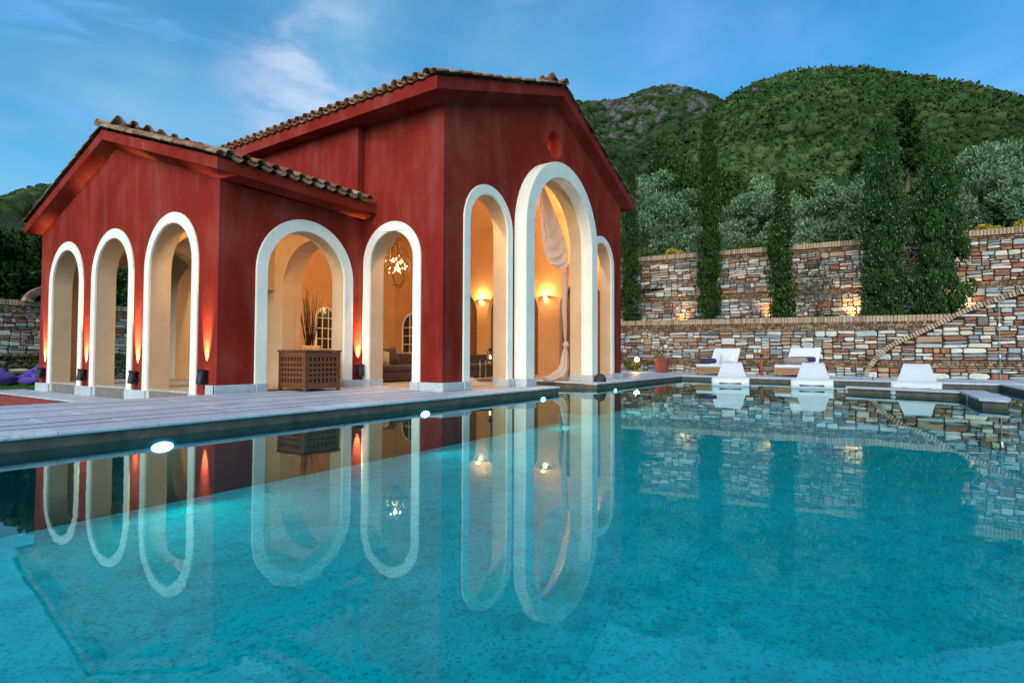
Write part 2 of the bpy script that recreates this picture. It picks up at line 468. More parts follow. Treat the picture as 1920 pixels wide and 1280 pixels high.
def prism(outer, holes, P, u, w, n, t0, t1, mats=(0, 0, 0)):
    """polygon (a,b) mapped to P + a*u + b*w, extruded along n from t0 (front) to t1 (back). mats: front, back, side(callable or int)"""
    P, u, w, n = map(Vector, (P, u, w, n))
    loops = [outer] + holes
    tri = tessellate_polygon([[Vector((a, b, 0)) for a, b in lp] for lp in loops])
    flat = [p for lp in loops for p in lp]; N = len(flat)
    vs = [P + u * a + w * b + n * t0 for a, b in flat] + [P + u * a + w * b + n * t1 for a, b in flat]
    fs = []; mi = []
    front_n = n * (1 if t0 > t1 else -1)
    for t in tri:
        a, b, c = t
        nn = (vs[b] - vs[a]).cross(vs[c] - vs[a])
        if nn.length < 1e-12: continue
        if nn.dot(front_n) < 0: a, b, c = c, b, a
        fs.append((a, b, c)); mi.append(mats[0])
        fs.append((c + N, b + N, a + N)); mi.append(mats[1])
    k = 0
    for li, lp in enumerate(loops):
        L = len(lp)
        for i in range(L):
            j = (i + 1) % L
            fs.append((k + i, k + j, k + j + N, k + i + N))
            mi.append(mats[2](li, lp[i], lp[j]) if callable(mats[2]) else mats[2])
        k += L
    return vs, fs, mi
def fix_normals(o):
    bm = bmesh.new(); bm.from_mesh(o.data); bmesh.ops.recalc_face_normals(bm, faces=bm.faces[:]); bm.to_mesh(o.data); bm.free(); return o
def arch_pts(c, half, spring, zb, seg=28):
    pts = [(c - half, zb)]
    for i in range(seg + 1):
        t = math.pi - math.pi * i / seg
        pts.append((c + half * math.cos(t), spring + half * math.sin(t)))
    pts.append((c + half, zb)); return pts
def quads(name, cen, ax, ay, mats, parent=None, tri=False):
    """many small leaf faces: centre + half-axes arrays (n,3)"""
    n = len(cen)
    V = np.empty((n, 4, 3), np.float32)
    V[:, 0] = cen - ax; V[:, 1] = cen - ay * .9 + ax * .15; V[:, 2] = cen + ax; V[:, 3] = cen + ay * .9 + ax * .15
    me = bpy.data.meshes.new(name)
    me.vertices.add(n * 4); me.vertices.foreach_set('co', V.reshape(-1))
    me.loops.add(n * 4); me.loops.foreach_set('vertex_index', np.arange(n * 4, dtype=np.int32))
    me.polygons.add(n); me.polygons.foreach_set('loop_start', np.arange(0, n * 4, 4, dtype=np.int32))
    me.polygons.foreach_set('loop_total', np.full(n, 4, np.int32))
    me.materials.append(mats); me.update(); me.validate()
    o = bpy.data.objects.new(name, me); return link(o, parent)
def rand_unit(n):
    v = nrg.normal(size=(n, 3)); return v / np.linalg.norm(v, axis=1)[:, None]
def perp(d):
    r = rand_unit(len(d)); a = np.cross(d, r); a /= (np.linalg.norm(a, axis=1)[:, None] + 1e-9); return a
def spot(name, loc, direction, energy, color, size=R(60), blend=.6, radius=.03, parent=None):
    d = bpy.data.lights.new(name, 'SPOT'); d.energy = energy; d.color = color; d.spot_size = size; d.spot_blend = blend
    d.shadow_soft_size = radius
    o = bpy.data.objects.new(name, d); o.location = loc
    o.rotation_euler = (-Vector(direction)).to_track_quat('Z', 'Y').to_euler()
    return link(o, parent)
def point(name, loc, energy, color, radius=.05, parent=None):
    d = bpy.data.lights.new(name, 'POINT'); d.energy = energy; d.color = color; d.shadow_soft_size = radius
    o = bpy.data.objects.new(name, d); o.location = loc; return link(o, parent)

WARM = (1.0, .62, .26); WARMO = (1.0, .42, .12)

# ------------------------------------------------------------------ layout numbers
X1, X3, XR = 4.845, 7.887, 16.593        # wing front, pavilion left wall, pavilion right wall
Y4, Y2, YB = 6.696, 8.855, 16.63         # pavilion front, wing side, back
YM, XM = 12.742, 12.24                   # wing ridge, pavilion ridge
T = .36
PE = 5.954
def zd(y): return .143 + .018 * (min(max(y, PE), 9.0) - PE)
POOL = [(-6, PE), (11.05, PE), (11.05, 8.35), (13.1, 8.35), (13.1, PE), (20.7, PE), (19.25, -2.83), (-6, -2.83)]

# ------------------------------------------------------------------ ground and pool
def ground():
    b = MatB('lawn_ground'); v = b.pos()
    c = b.ramp(b.noise(v, 3, 6, .7), [(.3, (.025, .055, .012)), (.6, (.045, .10, .02)), (.8, (.07, .13, .03))])
    b.bump(b.noise(v, 40, 5), .8, .04); mt = b.fin(c, .9, 0, .1)
    S = 3000
    outer = [(-S, -S), (S, -S), (S, S), (-S, S)]
    hole = [(-8, -6), (25.5, -6), (25.5, 16.5), (5.0, 16.5), (5.0, 8.6), (-8, 8.6)]
    vs, fs, mi = prism(outer, [hole], (0, 0, 0), (1, 0, 0), (0, 1, 0), (0, 0, 1), -.32, -2.5)
    o = mesh_obj('ground', vs, fs, mt); fix_normals(o); tag(o, kind='structure')
    # grass tufts where the lawn shows
    n = 26000
    c = np.column_stack([nrg.uniform(-1, 12, n), nrg.uniform(9, 29, n), np.full(n, -.30)])
    keep = ~((c[:, 0] > 4.1) & (c[:, 1] < 17.8)); c = c[keep]; n = len(c)
    up = np.column_stack([nrg.normal(0, .3, n), nrg.normal(0, .3, n), np.ones(n)]) * nrg.uniform(.02, .045, n)[:, None]
    g = quads('grass', c + up * .5, up, perp(up / np.linalg.norm(up, axis=1)[:, None]) * .006, mat_leaf('grass_blades', (.03, .07, .012), (.05, .12, .02), (.09, .17, .03)))
    tag(g, 'short green lawn grass beside the left terrace', 'grass', kind='stuff')
ground()

def deck():
    outer = [(-8.2, -6.2), (25.7, -6.2), (25.7, 16.7), (X1 + .02, 16.7), (X1 + .02, 8.78), (-8.2, 8.78)]
    loops = [outer, POOL]
    tri = tessellate_polygon([[Vector((a, b, 0)) for a, b in lp] for lp in loops])
    flat = outer + POOL; N = len(flat)
    vs = [(x, y, zd(y) - .045) for x, y in flat] + [(x, y, -1.2) for x, y in flat]
    fs = [tuple(t) for t in tri]; mi = [0] * len(fs)
    k = 0
    for li, lp in enumerate(loops):
        L = len(lp)
        for i in range(L):
            j = (i + 1) % L; fs.append((k + i, k + j, k + j + N, k + i + N)); mi.append(1 if li else 0)
        k += L
    bed = mesh_obj('pool_deck', vs, fs, [simple('deck_concrete', (.16, .14, .12), .9, 0, .2, 8), MAT['pwall']], None, mi=mi)
    fix_normals(bed); tag(bed, kind='structure')
    fl = mesh_obj('pool_floor', [(-6.1, -3, -.68), (21.5, -3, -.68), (21.5, 8.5, -.68), (-6.1, 8.5, -.68)], [(0, 1, 2, 3)], MAT['pfloor'])
    tag(fl, kind='structure')
    # water surface
    vv = [(x, y, 0.0) for x, y in POOL]
    w = mesh_obj('pool_water', vv, [tuple(t) for t in tessellate_polygon([[Vector((a, b, 0)) for a, b in POOL]])], MAT['water'])
    for p in w.data.polygons:
        if p.normal.z < 0: p.flip()
    tag(w, kind='structure')
    # paving
    def slab(x0, x1, y0, y1, name='paving_slab', th=.04, g=.009, dz=0, mt=MAT['paving'], nose=None):
        dz += rng.uniform(-.0015, .0015)
        z = lambda y: zd(y) + dz
        c = .005
        x0 += g * .6; x1 -= g * .6; y0 += g * 1.5; y1 -= g * 1.5
        vs = [(x0, y0, z(y0) - th), (x1, y0, z(y0) - th), (x1, y1, z(y1) - th), (x0, y1, z(y1) - th),
              (x0, y0, z(y0) - c), (x1, y0, z(y0) - c), (x1, y1, z(y1) - c), (x0, y1, z(y1) - c),
              (x0 + c, y0 + c, z(y0)), (x1 - c, y0 + c, z(y0)), (x1 - c, y1 - c, z(y1)), (x0 + c, y1 - c, z(y1))]
        fs = [(0, 3, 2, 1), (0, 1, 5, 4), (1, 2, 6, 5), (2, 3, 7, 6), (3, 0, 4, 7), (4, 5, 9, 8), (5, 6, 10, 9), (6, 7, 11, 10), (7, 4, 8, 11), (8, 9, 10, 11)]
        return mesh_obj(name, vs, fs, mt, bed)
    def coping(p0, p1, inward, length=1.3, wid=.34):
        """rounded-nose coping stones from p0 to p1; inward = unit vector pointing towards the water"""
        p0, p1, q = Vector((*p0, 0)), Vector((*p1, 0)), Vector((*inward, 0))
        L = (p1 - p0).length; d = (p1 - p0) / L; n = max(1, round(L / length)); s = L / n
        prof = [(-wid, 0), (.018, 0), (.030, -.006), (.037, -.017), (.037, -.030), (.030, -.040), (.016, -.045), (-wid, -.045)]
        for i in range(n):
            a = p0 + d * (i * s + .003); b = p0 + d * ((i + 1) * s - .003)
            vs = []
            for e in (a, b):
                for o_, z_ in prof:
                    w_ = e + q * o_; vs.append((w_.x, w_.y, zd(min(w_.y, 9)) + z_))
            m_ = len(prof)
            fs = [(k, (k + 1) % m_, m_ + (k + 1) % m_, m_ + k) for k in range(m_)] + [tuple(range(m_ - 1, -1, -1)), tuple(range(m_, 2 * m_))]
            o = mesh_obj('coping_stone', vs, fs, MAT['paving'], bed); fix_normals(o); smooth_angle(o, 35)
    coping((-6, PE), (11.05, PE), (0, -1))
    coping((13.1, PE), (20.7, PE), (0, -1))
    coping((11.05, PE + .35), (11.05, 8.35), (1, 0))
    coping((13.1, 8.35), (13.1, PE + .35), (-1, 0))
    dd = Vector((19.25 - 20.7, -2.83 - PE, 0)).normalized(); nn = (-dd.y, dd.x); nn = (dd.y, -dd.x) if dd.y < 0 else nn
    coping((20.7, PE), (19.25, -2.83), nn if nn[0] < 0 else (-nn[0], -nn[1]))
    coping((19.25, -2.83), (-6, -2.83), (0, 1))
    # rows along the villa
    rows = [(PE + .34, 6.62), (6.62, 7.15), (7.15, 7.80), (7.80, 8.32), (8.32, 8.78)]
    for ri, (y0, y1) in enumerate(rows):
        x = -6 + rng.uniform(-1, 0)
        xe = 11.05 - .34 if y0 > PE + .3 else 11.05
        if y1 > Y4 + .2: xe = X3 + .4
        while x < xe:
            L = rng.uniform(1.0, 1.9); x1 = min(x + L, xe)
            if x1 - x > .1: slab(x, x1, y0, y1)
            x += L
    grout = simple('dark_grout', (.035, .035, .045), .9, 0, .3, 12)
    for yj, xe in ((PE + .345, 11.0), (6.62, 10.7), (7.15, X3 - .1), (7.80, X3 - .1), (8.32, X3 - .1)):
        z_ = zd(yj) + .0012
        mesh_obj('grout_joint', [(-6, yj - .020, z_ - .006), (xe, yj - .020, z_ - .006), (xe, yj + .020, z_ - .006), (-6, yj + .020, z_ - .006), (-6, yj - .016, z_), (xe, yj - .016, z_), (xe, yj + .016, z_), (-6, yj + .016, z_)],
                 [(4, 5, 6, 7), (0, 1, 5, 4), (2, 3, 7, 6)], grout, bed)
    # strip in front of the pavilion to the right, round the far side
    for y0, y1 in [(PE + .34, 6.62)]:
        x = 13.44
        while x < 24.3:
            L = rng.uniform(.8, 1.3); slab(x, min(x + L, 24.4), y0, y1); x += L
    y = 6.62
    while y < 12:
        x = 16.65; 
        while x < 24.8:
            L = rng.uniform(.7, 1.1); slab(x, min(x + L, 25), y, y + .62); x += L
        y += .62
    y = PE + .34
    k = 0
    while y > -6:
        y1 = y - .9
        xl = lambda yy: 20.7 + (yy - PE) * (1.45 / 8.784) + .36
        a = max(xl(y), xl(y1)) if y > -2.83 else 10
        x = a
        while x < 24.6:
            L = rng.uniform(.9, 1.3); slab(x, min(x + L, 24.9), y1, y); x += L
        y = y1
    # interior floor tiles
    y = Y4 + .02
    while y < 16.2:
        x = X1 + .02 if y > 8.7 else X3 + .02
        while x < 16.3:
            x1 = min(x + .8, 16.4)
            if not (x1 > 10.71 and x < 13.44 and y < 8.69): slab(x, x1, y, y + .62, 'floor_tile', mt=MAT['floor'], g=.003, dz=-.001)
            elif x < 10.71 - .1: slab(x, 10.71, y, y + .62, 'floor_tile', mt=MAT['floor'], g=.003, dz=-.001)
            elif x1 > 13.54: slab(13.44, x1, y, y + .62, 'floor_tile', mt=MAT['floor'], g=.003, dz=-.001)
            x += .8
        y += .62
    for x0 in (11.05, 12.1):   # head of the inlet
        pass
    return bed
bed = deck()

def terrace():
    o = MB().box(4.16, X1 - .002, 8.8, 17.7, -.9, -.075).obj('terrace', simple('terrace_red_render', (.20, .035, .028), .85, 0, .2, 5))
    tag(o, kind='structure')
    y = 8.8
    while y < 17.6:
        L = 1.1; MB().box(4.13, X1 - .004, y + .004, min(y + L, 17.72) - .004, -.071, -.03, c=.006).obj('paving_slab', MAT['paving'], o); y += L
terrace()

# ------------------------------------------------------------------ villa
villa = empty('villa', 'dark red villa pavilion with white trimmed arches and a tiled roof beside the pool', 'villa', (X3, Y4, .15))
VL = Matrix.Translation(Vector((X3, Y4, .15))).inverted()
def vpart(o):
    o.parent = villa; o.matrix_parent_inverse = VL; return o
def wall(P, u, n, outer, arches, holes=(), thick=T, back=1, zb=0, name='wall', front=0):
    """outer: list (a,z) counter starting at bottom-left, ending bottom-right; arches cut from the bottom edge"""
    path = [outer[-1]]
    bot = []
    for c, h, s in sorted(arches): bot += arch_pts(c, h, s, outer[0][1])
    poly = [outer[0]] + bot + [outer[-1]] + list(reversed(outer[1:-1]))
    def side(li, p, q):
        if li: return 3
        for c, h, s in arches:
            if abs(p[0] - c) < h + .002 and abs(q[0] - c) < h + .002 and p[1] < s + h + .01 and q[1] < s + h + .01 and (abs(p[0] - q[0]) > 1e-6 or abs(abs(p[0] - c) - h) < .002): return 1
        return 0
    vs, fs, mi = prism(poly, list(holes), (*P, 0), (*u, 0), (0, 0, 1), (*n, 0), 0, -thick, (front, 2, side))
    o = mesh_obj(name, vs, fs, [MAT['red'], MAT['beige'], MAT['cream'], MAT['red']], mi=mi)
    fix_normals(o); smooth_angle(o, 20); return vpart(o)
def trim(P, u, n, c, ro, ri, spring, zb, proud=.03, depth=.02, name='arch_trim'):
    po = arch_pts(c, ro, spring, zb); pi = arch_pts(c, ri, spring, zb)
    poly = po + list(reversed(pi))
    vs, fs, mi = prism(poly, [], (*P, 0), (*u, 0), (0, 0, 1), (*n, 0), proud, -depth)
    o = mesh_obj(name, vs, fs, MAT['trim'], mi=mi); fix_normals(o)
    bm = bmesh.new(); bm.from_mesh(o.data)
    ed = [e for e in bm.edges if len(e.link_faces) == 2 and e.calc_face_angle(0) > R(60)]
    bmesh.ops.bevel(bm, geom=ed, offset=.008, segments=2, affect='EDGES'); bm.to_mesh(o.data); bm.free()
    smooth_angle(o, 50); return vpart(o)
def block(x0, x1, y0, y1, z0, z1, name='plinth_block'):
    return vpart(MB().box(min(x0, x1), max(x0, x1), min(y0, y1), max(y0, y1), z0, z1, c=.008).obj(name, MAT['marble']))

ZB = -.03
# wing gable (F1), plane X = X1, u = +Y
AF1 = [(10.40, .76, 2.4), (12.75, .76, 2.4), (15.09, .76, 2.4)]
g1 = [(Y2, ZB), (Y2, 3.69), (YM, 4.97), (YB, 3.69), (YB, ZB)]
wall((X1, 0), (0, 1), (-1, 0), g1, AF1)
for c, h, s in AF1: trim((X1, 0), (0, 1), (-1, 0), c, .95, .756, s, ZB + .01)
# wing side (F2) plane Y = Y2, u = +X (between X1+T.. X3)
wall((0, Y2), (1, 0), (0, -1), [(X1 + T + .001, .12), (X1 + T + .001, 3.66), (X3 - .001, 3.66), (X3 - .001, .12)], [(6.545, .84, 2.3)])
trim((0, Y2), (1, 0), (0, -1), 6.545, 1.055, .836, 2.3, .13)
# wing back (mirror of the side)
wall((0, YB), (1, 0), (0, 1), [(X1 + T + .001, ZB), (X1 + T + .001, 3.66), (X3 - .001, 3.66), (X3 - .001, ZB)], [(6.545, .84, 2.3)])
# left wall of the pavilion: thick in front, thinner where the wing joins it
wall((X3, 0), (0, 1), (-1, 0), [(Y4 + T + .001, .12), (Y4 + T + .001, 5.6), (Y2, 5.6), (Y2, .12)], [(8.04, .60, 2.715)])
wall((X3, 0), (0, 1), (-1, 0), [(Y2 + .001, .12), (Y2 + .001, 5.6), (YB - T - .001, 5.6), (YB - T - .001, .12)],
     [(10.16, .94, 2.36), (12.75, .76, 2.4), (15.09, .76, 2.4)], thick=.13)
trim((X3, 0), (0, 1), (-1, 0), 8.04, .80, .596, 2.715, .13)
# interior face of the wing along that wall is plastered beige
wall((X3 - .345, 0), (0, 1), (-1, 0), [(Y2 + T + .002, .15), (Y2 + T + .002, 3.54), (YB - T - .002, 3.54), (YB - T - .002, .15)],
     [(10.16, .94, 2.36), (12.75, .76, 2.4), (15.09, .76, 2.4)], thick=.343, name='arcade_wall', front=1)
# wing wall raised above the wing roof
vpart(MB().box(7.70, X3 - .002, Y2, YB, 3.62, 5.60).obj('upper_wall', MAT['red']))
# pavilion gable (F4) plane Y = Y4, u = +X
AF4 = [(9.36, .674, 3.525), (12.24, 1.534, 3.74), (15.12, .674, 3.525)]
g4 = [(X3, .12), (X3, 5.607), (XM, 7.235), (XR, 5.607), (XR, .12)]
oc = [(12.22 + .36 * math.cos(t * math.pi / 14), 6.19 + .355 * math.sin(t * math.pi / 14)) for t in range(28)]
wall((0, Y4), (1, 0), (0, -1), g4, AF4, [oc])
for c, h, s in (AF4[0], AF4[2]): trim((0, Y4), (1, 0), (0, -1), c, .875, .67, s, .13)
# big projecting arch
trim((0, Y4), (1, 0), (0, -1), 12.24, 1.90, 1.53, 3.74, .13, proud=.31, depth=.02, name='projecting_arch')
for (a, b_) in ((10.71, 10.40), (13.77, 14.08)): pass
# right and back walls
wall((XR, 0), (0, 1), (1, 0), [(Y4 + T + .001, .12), (Y4 + T + .001, 5.6), (YB - T - .001, 5.6), (YB - T - .001, .12)], [], thick=.12)
AR = [(7.9, .80, 2.45), (10.58, 1.06, 2.35), (13.15, 1.03, 2.35)]
wall((XR - .12, 0), (0, 1), (1, 0), [(Y4 + T, .15), (Y4 + T, 6.0), (YB - .3, 6.0), (YB - .3, .15)], AR, thick=.27, back=1, name='inner_wall', front=2)
wall((0, YB), (1, 0), (0, 1), [(X3, .12), (X3, 5.607), (XM, 7.235), (XR, 5.607), (XR, .12)], [], thick=.36)
# niche boards in the right wall openings
for c, h, s in AR:
    vs, fs, mi = prism([(a, b) for a, b in arch_pts(c, h + .03, s, .16)], [], (XR - .13, 0, 0), (0, 1, 0), (0, 0, 1), (1, 0, 0), 0, -.05)
    vpart(fix_normals(mesh_obj('niche_panel', vs, fs, MAT['board'])))
# ceilings
vpart(MB().add([(X3 + .12, Y4 + .3, 5.42), (XM, Y4 + .3, 6.98), (XR, Y4 + .3, 5.35), (XR, YB - .3, 5.35), (XM, YB - .3, 6.98), (X3 + .12, YB - .3, 5.42)],
     [(0, 1, 4, 5), (1, 2, 3, 4)]).obj('ceiling', MAT['cream']))
vpart(MB().box(X1 + .3, X3 - .36, Y2 + .3, YB - .3, 3.55, 3.6).obj('ceiling', MAT['beige']))
# cross ribs in the wing
for yc in (11.57, 13.92):
    pts = arch_pts(6.2, 1.05, 2.3, 2.3, 20)
    poly = [(X1 + .34, 3.55), (X1 + .34, 2.3)] + pts[1:-1] + [(7.54, 2.3), (7.54, 3.55)]
    vs, fs, mi = prism(poly, [], (0, yc, 0), (1, 0, 0), (0, 0, 1), (0, 1, 0), .15, -.15)
    o = fix_normals(mesh_obj('cross_rib', vs, fs, MAT['beige'])); smooth_angle(o, 25); vpart(o)
    for xx in (X1 + .36, 7.53):
        pass

# plinths (marble blocks standing 2 cm proud of wall)
def plinth_line(axis, plane, nsign, segs, z0, z1, back, gap=.004):
    for a, b in segs:
        if axis == 'Y': block(plane, plane + nsign * .045, a + gap, b - gap, z0, z1)
        else: block(a + gap, b - gap, plane, plane + nsign * .045, z0, z1)
zt = .325
# F1 piers on lower terrace
for a, b in ((9.36, 9.64), (11.16, 11.45), (11.45, 11.70), (11.70, 11.99), (13.51, 13.80), (13.80, 14.05), (14.05, 14.33), (15.85, 16.15), (16.15, 16.66)):
    block(X1 - .06, X1 - .002, a + .003, b - .003, -.03, .165)
for e in (11.16, 13.51, 15.85): block(X1 - .001, X1 + T, e - .035, e + .006, -.03, .165)
for e in (9.64, 11.99, 14.33): block(X1 - .001, X1 + T, e - .006, e + .035, -.03, .165)
block(X1 - .055, X1 - .002, Y2 - .05, Y2 + .24, .13, .33)
block(X1 - .055, 5.49, Y2 - .055, Y2 - .002, .15, .33)
block(5.494, 5.70, Y2 - .065, Y2 + T, .15, .335)
block(5.34 + .36, 5.72, Y2 + .01, Y2 + T, .15, .33)
block(7.37, 7.62, Y2 - .065, Y2 + T, .15, .335)
block(7.624, X3 - .06, Y2 - .055, Y2 - .002, .15, .33)
block(X3 - .055, X3 - .002, 8.60, Y2 - .06, .15, .33)
block(X3 - .065, X3 + T, 8.62, 8.85, .15, .335)
block(X3 - .065, X3 + T, 7.24, 7.46, .14, .325)
block(X3 - .055, X3 - .002, Y4 - .055, 7.236, .14, .32)
block(X3 - .001, 8.47, Y4 - .055, Y4 - .002, .14, .32)
block(8.474, 8.70, Y4 - .065, Y4 + T, .14, .325)
block(10.02, 10.245, Y4 - .065, Y4 + T, .14, .325)
block(10.25, 10.33, Y4 - .05, Y4 - .002, .14, .32)
block(10.31, 10.745, Y4 - .345, Y4 - .05, .14, .325)
block(10.60, 10.735, Y4 - .048, Y4 + T, .14, .325)
block(13.735, 14.17, Y4 - .345, Y4 - .05, .14, .325)
block(13.745, 13.9, Y4 - .048, Y4 + T, .14, .325)
block(14.24, 14.46, Y4 - .048, Y4 + T, .14, .325)
block(15.78, 16.02, Y4 - .065, Y4 + T, .14, .325)
block(16.024, XR + .05, Y4 - .055, Y4 - .002, .14, .32)

# ---- roofs
roof = vpart(MB().add(
    [(7.39, 6.45, 5.60), (XM, 6.45, 7.40), (17.09, 6.45, 5.60), (17.09, 6.45, 5.84), (XM, 6.45, 7.64), (7.39, 6.45, 5.84),
     (7.39, 16.9, 5.60), (XM, 16.9, 7.40), (17.09, 16.9, 5.60), (17.09, 16.9, 5.84), (XM, 16.9, 7.64), (7.39, 16.9, 5.84)],
    [(0, 1, 4, 5), (1, 2, 3, 4), (6, 11, 10, 7), (7, 10, 9, 8), (5, 4, 10, 11), (4, 3, 9, 10), (0, 5, 11, 6), (2, 8, 9, 3), (0, 6, 7, 1), (1, 7, 8, 2)]
).obj('roof', MAT['red']))
fix_normals(roof)
sf = MB()
sf.add([(7.39, 6.452, 5.598), (XM, 6.452, 7.396), (17.09, 6.452, 5.598), (X3 - .004, Y4 - .004, 5.605), (XM, Y4 - .004, 7.232), (XR + .004, Y4 - .004, 5.605)],
       [(0, 1, 4, 3), (1, 2, 5, 4)])
sf.add([(7.392, 6.452, 5.598), (7.392, 16.9, 5.598), (7.70, 16.9, 5.607), (X3 - .004, Y4 - .004, 5.605), (7.70, 8.85, 5.606), (X3 - .004, 8.85, 5.605)], [(0, 1, 2, 4), (0, 4, 5, 3)])
sf.add([(17.088, 6.452, 5.598), (17.088, 16.9, 5.598), (XR + .004, 16.9, 5.605), (XR + .004, Y4 - .004, 5.605)], [(0, 1, 2, 3)])
vpart(sf.obj('soffit', MAT['red']))
wroof = vpart(fix_normals(MB().add(
    [(4.60, 8.50, 3.715), (4.60, YM, 5.09), (4.60, 16.98, 3.715), (4.60, 16.98, 3.905), (4.60, YM, 5.285), (4.60, 8.50, 3.905),
     (7.695, 8.50, 3.715), (7.695, YM, 5.09), (7.695, 16.98, 3.715), (7.695, 16.98, 3.905), (7.695, YM, 5.285), (7.695, 8.50, 3.905)],
    [(0, 1, 4, 5), (1, 2, 3, 4), (6, 11, 10, 7), (7, 10, 9, 8), (5, 4, 10, 11), (4, 3, 9, 10), (0, 5, 11, 6), (2, 8, 9, 3), (0, 6, 7, 1), (1, 7, 8, 2)]
).obj('wing_roof', MAT['red'])))
vpart(MB().box(7.697, X3 - .003, 8.50, Y2 - .003, 3.73, 3.90).obj('eave_return', MAT['red']))
sf = MB()
sf.add([(4.602, 8.50, 3.713), (4.602, YM, 5.086), (4.602, 16.98, 3.713), (X1 - .004, Y2 - .004, 3.69), (X1 - .004, YM, 4.972), (X1 - .004, YB + .004, 3.69)], [(0, 1, 4, 3), (1, 2, 5, 4)])
sf.add([(4.602, 8.502, 3.713), (7.88, 8.502, 3.713), (7.88, Y2 - .004, 3.66), (X1 - .004, Y2 - .004, 3.69)], [(0, 1, 2, 3)])
vpart(sf.obj('soffit', MAT['red']))

def tile_mesh(r0=.088, r1=.072, L=.44, th=.014, up=True, n=9):
    vs = []; fs = []
    sgn = 1 if up else -1
    for (x, r) in ((0, r0), (L, r1)):
        for rr in (r, r - th):
            for k in range(n + 1):
                t = math.pi * k / n
                vs.append((x, rr * math.cos(t), sgn * rr * math.sin(t) * .92))
    m_ = n + 1
    for k in range(n):
        fs += [(k, k + 1, 2 * m_ + k + 1, 2 * m_ + k), (m_ + k + 1, m_ + k, 3 * m_ + k, 3 * m_ + k + 1), (k + 1, k, m_ + k, m_ + k + 1), (2 * m_ + k, 2 * m_ + k + 1, 3 * m_ + k + 1, 3 * m_ + k)]
    fs += [(0, 2 * m_, 3 * m_, m_), (n, m_ + n, 3 * m_ + n, 2 * m_ + n)]
    return vs, fs
tv, tf = tile_mesh()
TILE = bpy.data.meshes.new('roof_tile'); TILE.from_pydata(tv, [], tf); TILE.materials.append(MAT['tile']); 
TILE.polygons.foreach_set('use_smooth', [True] * len(TILE.polygons)); TILE.update()
PAN = bpy.data.meshes.new('pan_tile'); pv, pf = tile_mesh(.086, .074, .44, .014, False); PAN.from_pydata(pv, [], pf); PAN.materials.append(MAT['tile'])
PAN.polygons.foreach_set('use_smooth', [True] * len(PAN.polygons)); PAN.update()
def frame(o, updir, side, lift, jit=True):
    """matrix: x = up the slope, y = along the eave, z = normal"""
    x = Vector(updir).normalized(); y = Vector(side).normalized(); z = x.cross(y)
    if z.z < 0: y = -y; z = -z
    mm = Matrix((x, y, z)).transposed().to_4x4()
    j = Matrix.Rotation(rng.uniform(-.03, .03), 4, 'Z') @ Matrix.Rotation(rng.uniform(-.02, .02) - .03, 4, 'Y') if jit else Matrix()
    mm = mm @ j; mm.translation = Vector(o) + z * lift + (Vector((0, 0, 1)) * rng.uniform(-.004, .004))
    return mm
tile_kinds = {'big': 0}
def put_tile(me, name, mat4, parent, bulk=None):
    if bulk is not None:
        src = (tv, tf) if me is TILE else (pv, pf)
        bulk.add([tuple(mat4 @ Vector(v)) for v in src[0]], src[1]); return
    o = bpy.data.objects.new(name, me); COL.objects.link(o)
    o.parent = parent; o.matrix_parent_inverse = parent.matrix_world.inverted(); o.matrix_world = mat4
    return o
bpy.context.view_layer.update()
def tile_slope(parent, e0, along, n, pitch, up, slope_len, expo, rows_obj, bulk, pan_bulk, over=.05, off=.5):
    e0 = Vector(e0); along = Vector(along); up = Vector(up).normalized()
    rows = int((slope_len + over) / expo) + 1
    for i in range(n):
        for r_ in range(rows):
            p = e0 + along * ((i + off) * pitch) + up * (r_ * expo - over)
            mm = frame(p, up, along, .075 + (.012 if r_ else .012))
            put_tile(TILE, 'roof_tile', mm, parent, None if r_ < rows_obj else bulk)
            p = e0 + along * ((i + off + .5) * pitch) + up * (r_ * expo - over)
            if i < n - 1: put_tile(PAN, 'pan_tile', frame(p, up, along, .085), parent, None if r_ < 1 else pan_bulk)
bulk = MB(); pans = MB()
upL = Vector((XM - 7.39, 0, 1.80)); lenL = upL.length
# main left slope: 39 columns along Y
tile_slope(roof, (7.39, 6.50, 5.84), (0, 1, 0), 39, .265, upL, lenL, .37, 2, bulk, pans)
# main right slope
tile_slope(roof, (17.09, 6.50, 5.84), (0, 1, 0), 39, .265, (XM - 17.09, 0, 1.80), lenL, .37, 0, bulk, pans)
# ridge and verge tiles of the pavilion
for i in range(28):
    put_tile(TILE, 'ridge_tile', Matrix.Translation((XM, 6.36 + i * .38, 7.73)) @ Matrix.Rotation(R(90), 4, 'Z') @ Matrix.Rotation(-.04, 4, 'Y') @ Matrix.Scale(1.35, 4), roof, None if i < 3 else bulk)
for sx in (-1, 1):
    u_ = Vector((-sx * (XM - 7.39), 0, 1.80)).normalized()
    for i in range(14):
        p = Vector((XM + sx * (XM - 7.39), 6.47, 5.84)) + u_ * (i * .37 - .05)
        put_tile(TILE, 'verge_tile', frame(p, u_, (0, 1, 0), .045), roof)
o = bulk.obj('upper_tiles', MAT['tile'], smooth=True); o['kind'] = 'stuff'; o.parent = roof; o.matrix_parent_inverse = roof.matrix_world.inverted()
o = pans.obj('upper_pans', MAT['tile'], smooth=True); o['kind'] = 'stuff'; o.parent = roof; o.matrix_parent_inverse = roof.matrix_world.inverted()
bulk = MB(); pans = MB()
tile_slope(wroof, (4.64, 8.50, 3.905), (1, 0, 0), 12, .262, (0, YM - 8.5, 1.38), math.hypot(YM - 8.5, 1.38), .37, 13, bulk, pans)
tile_slope(wroof, (4.64, 16.98, 3.905), (1, 0, 0), 12, .262, (0, YM - 16.98, 1.38), math.hypot(YM - 8.5, 1.38), .37, 0, bulk, pans)
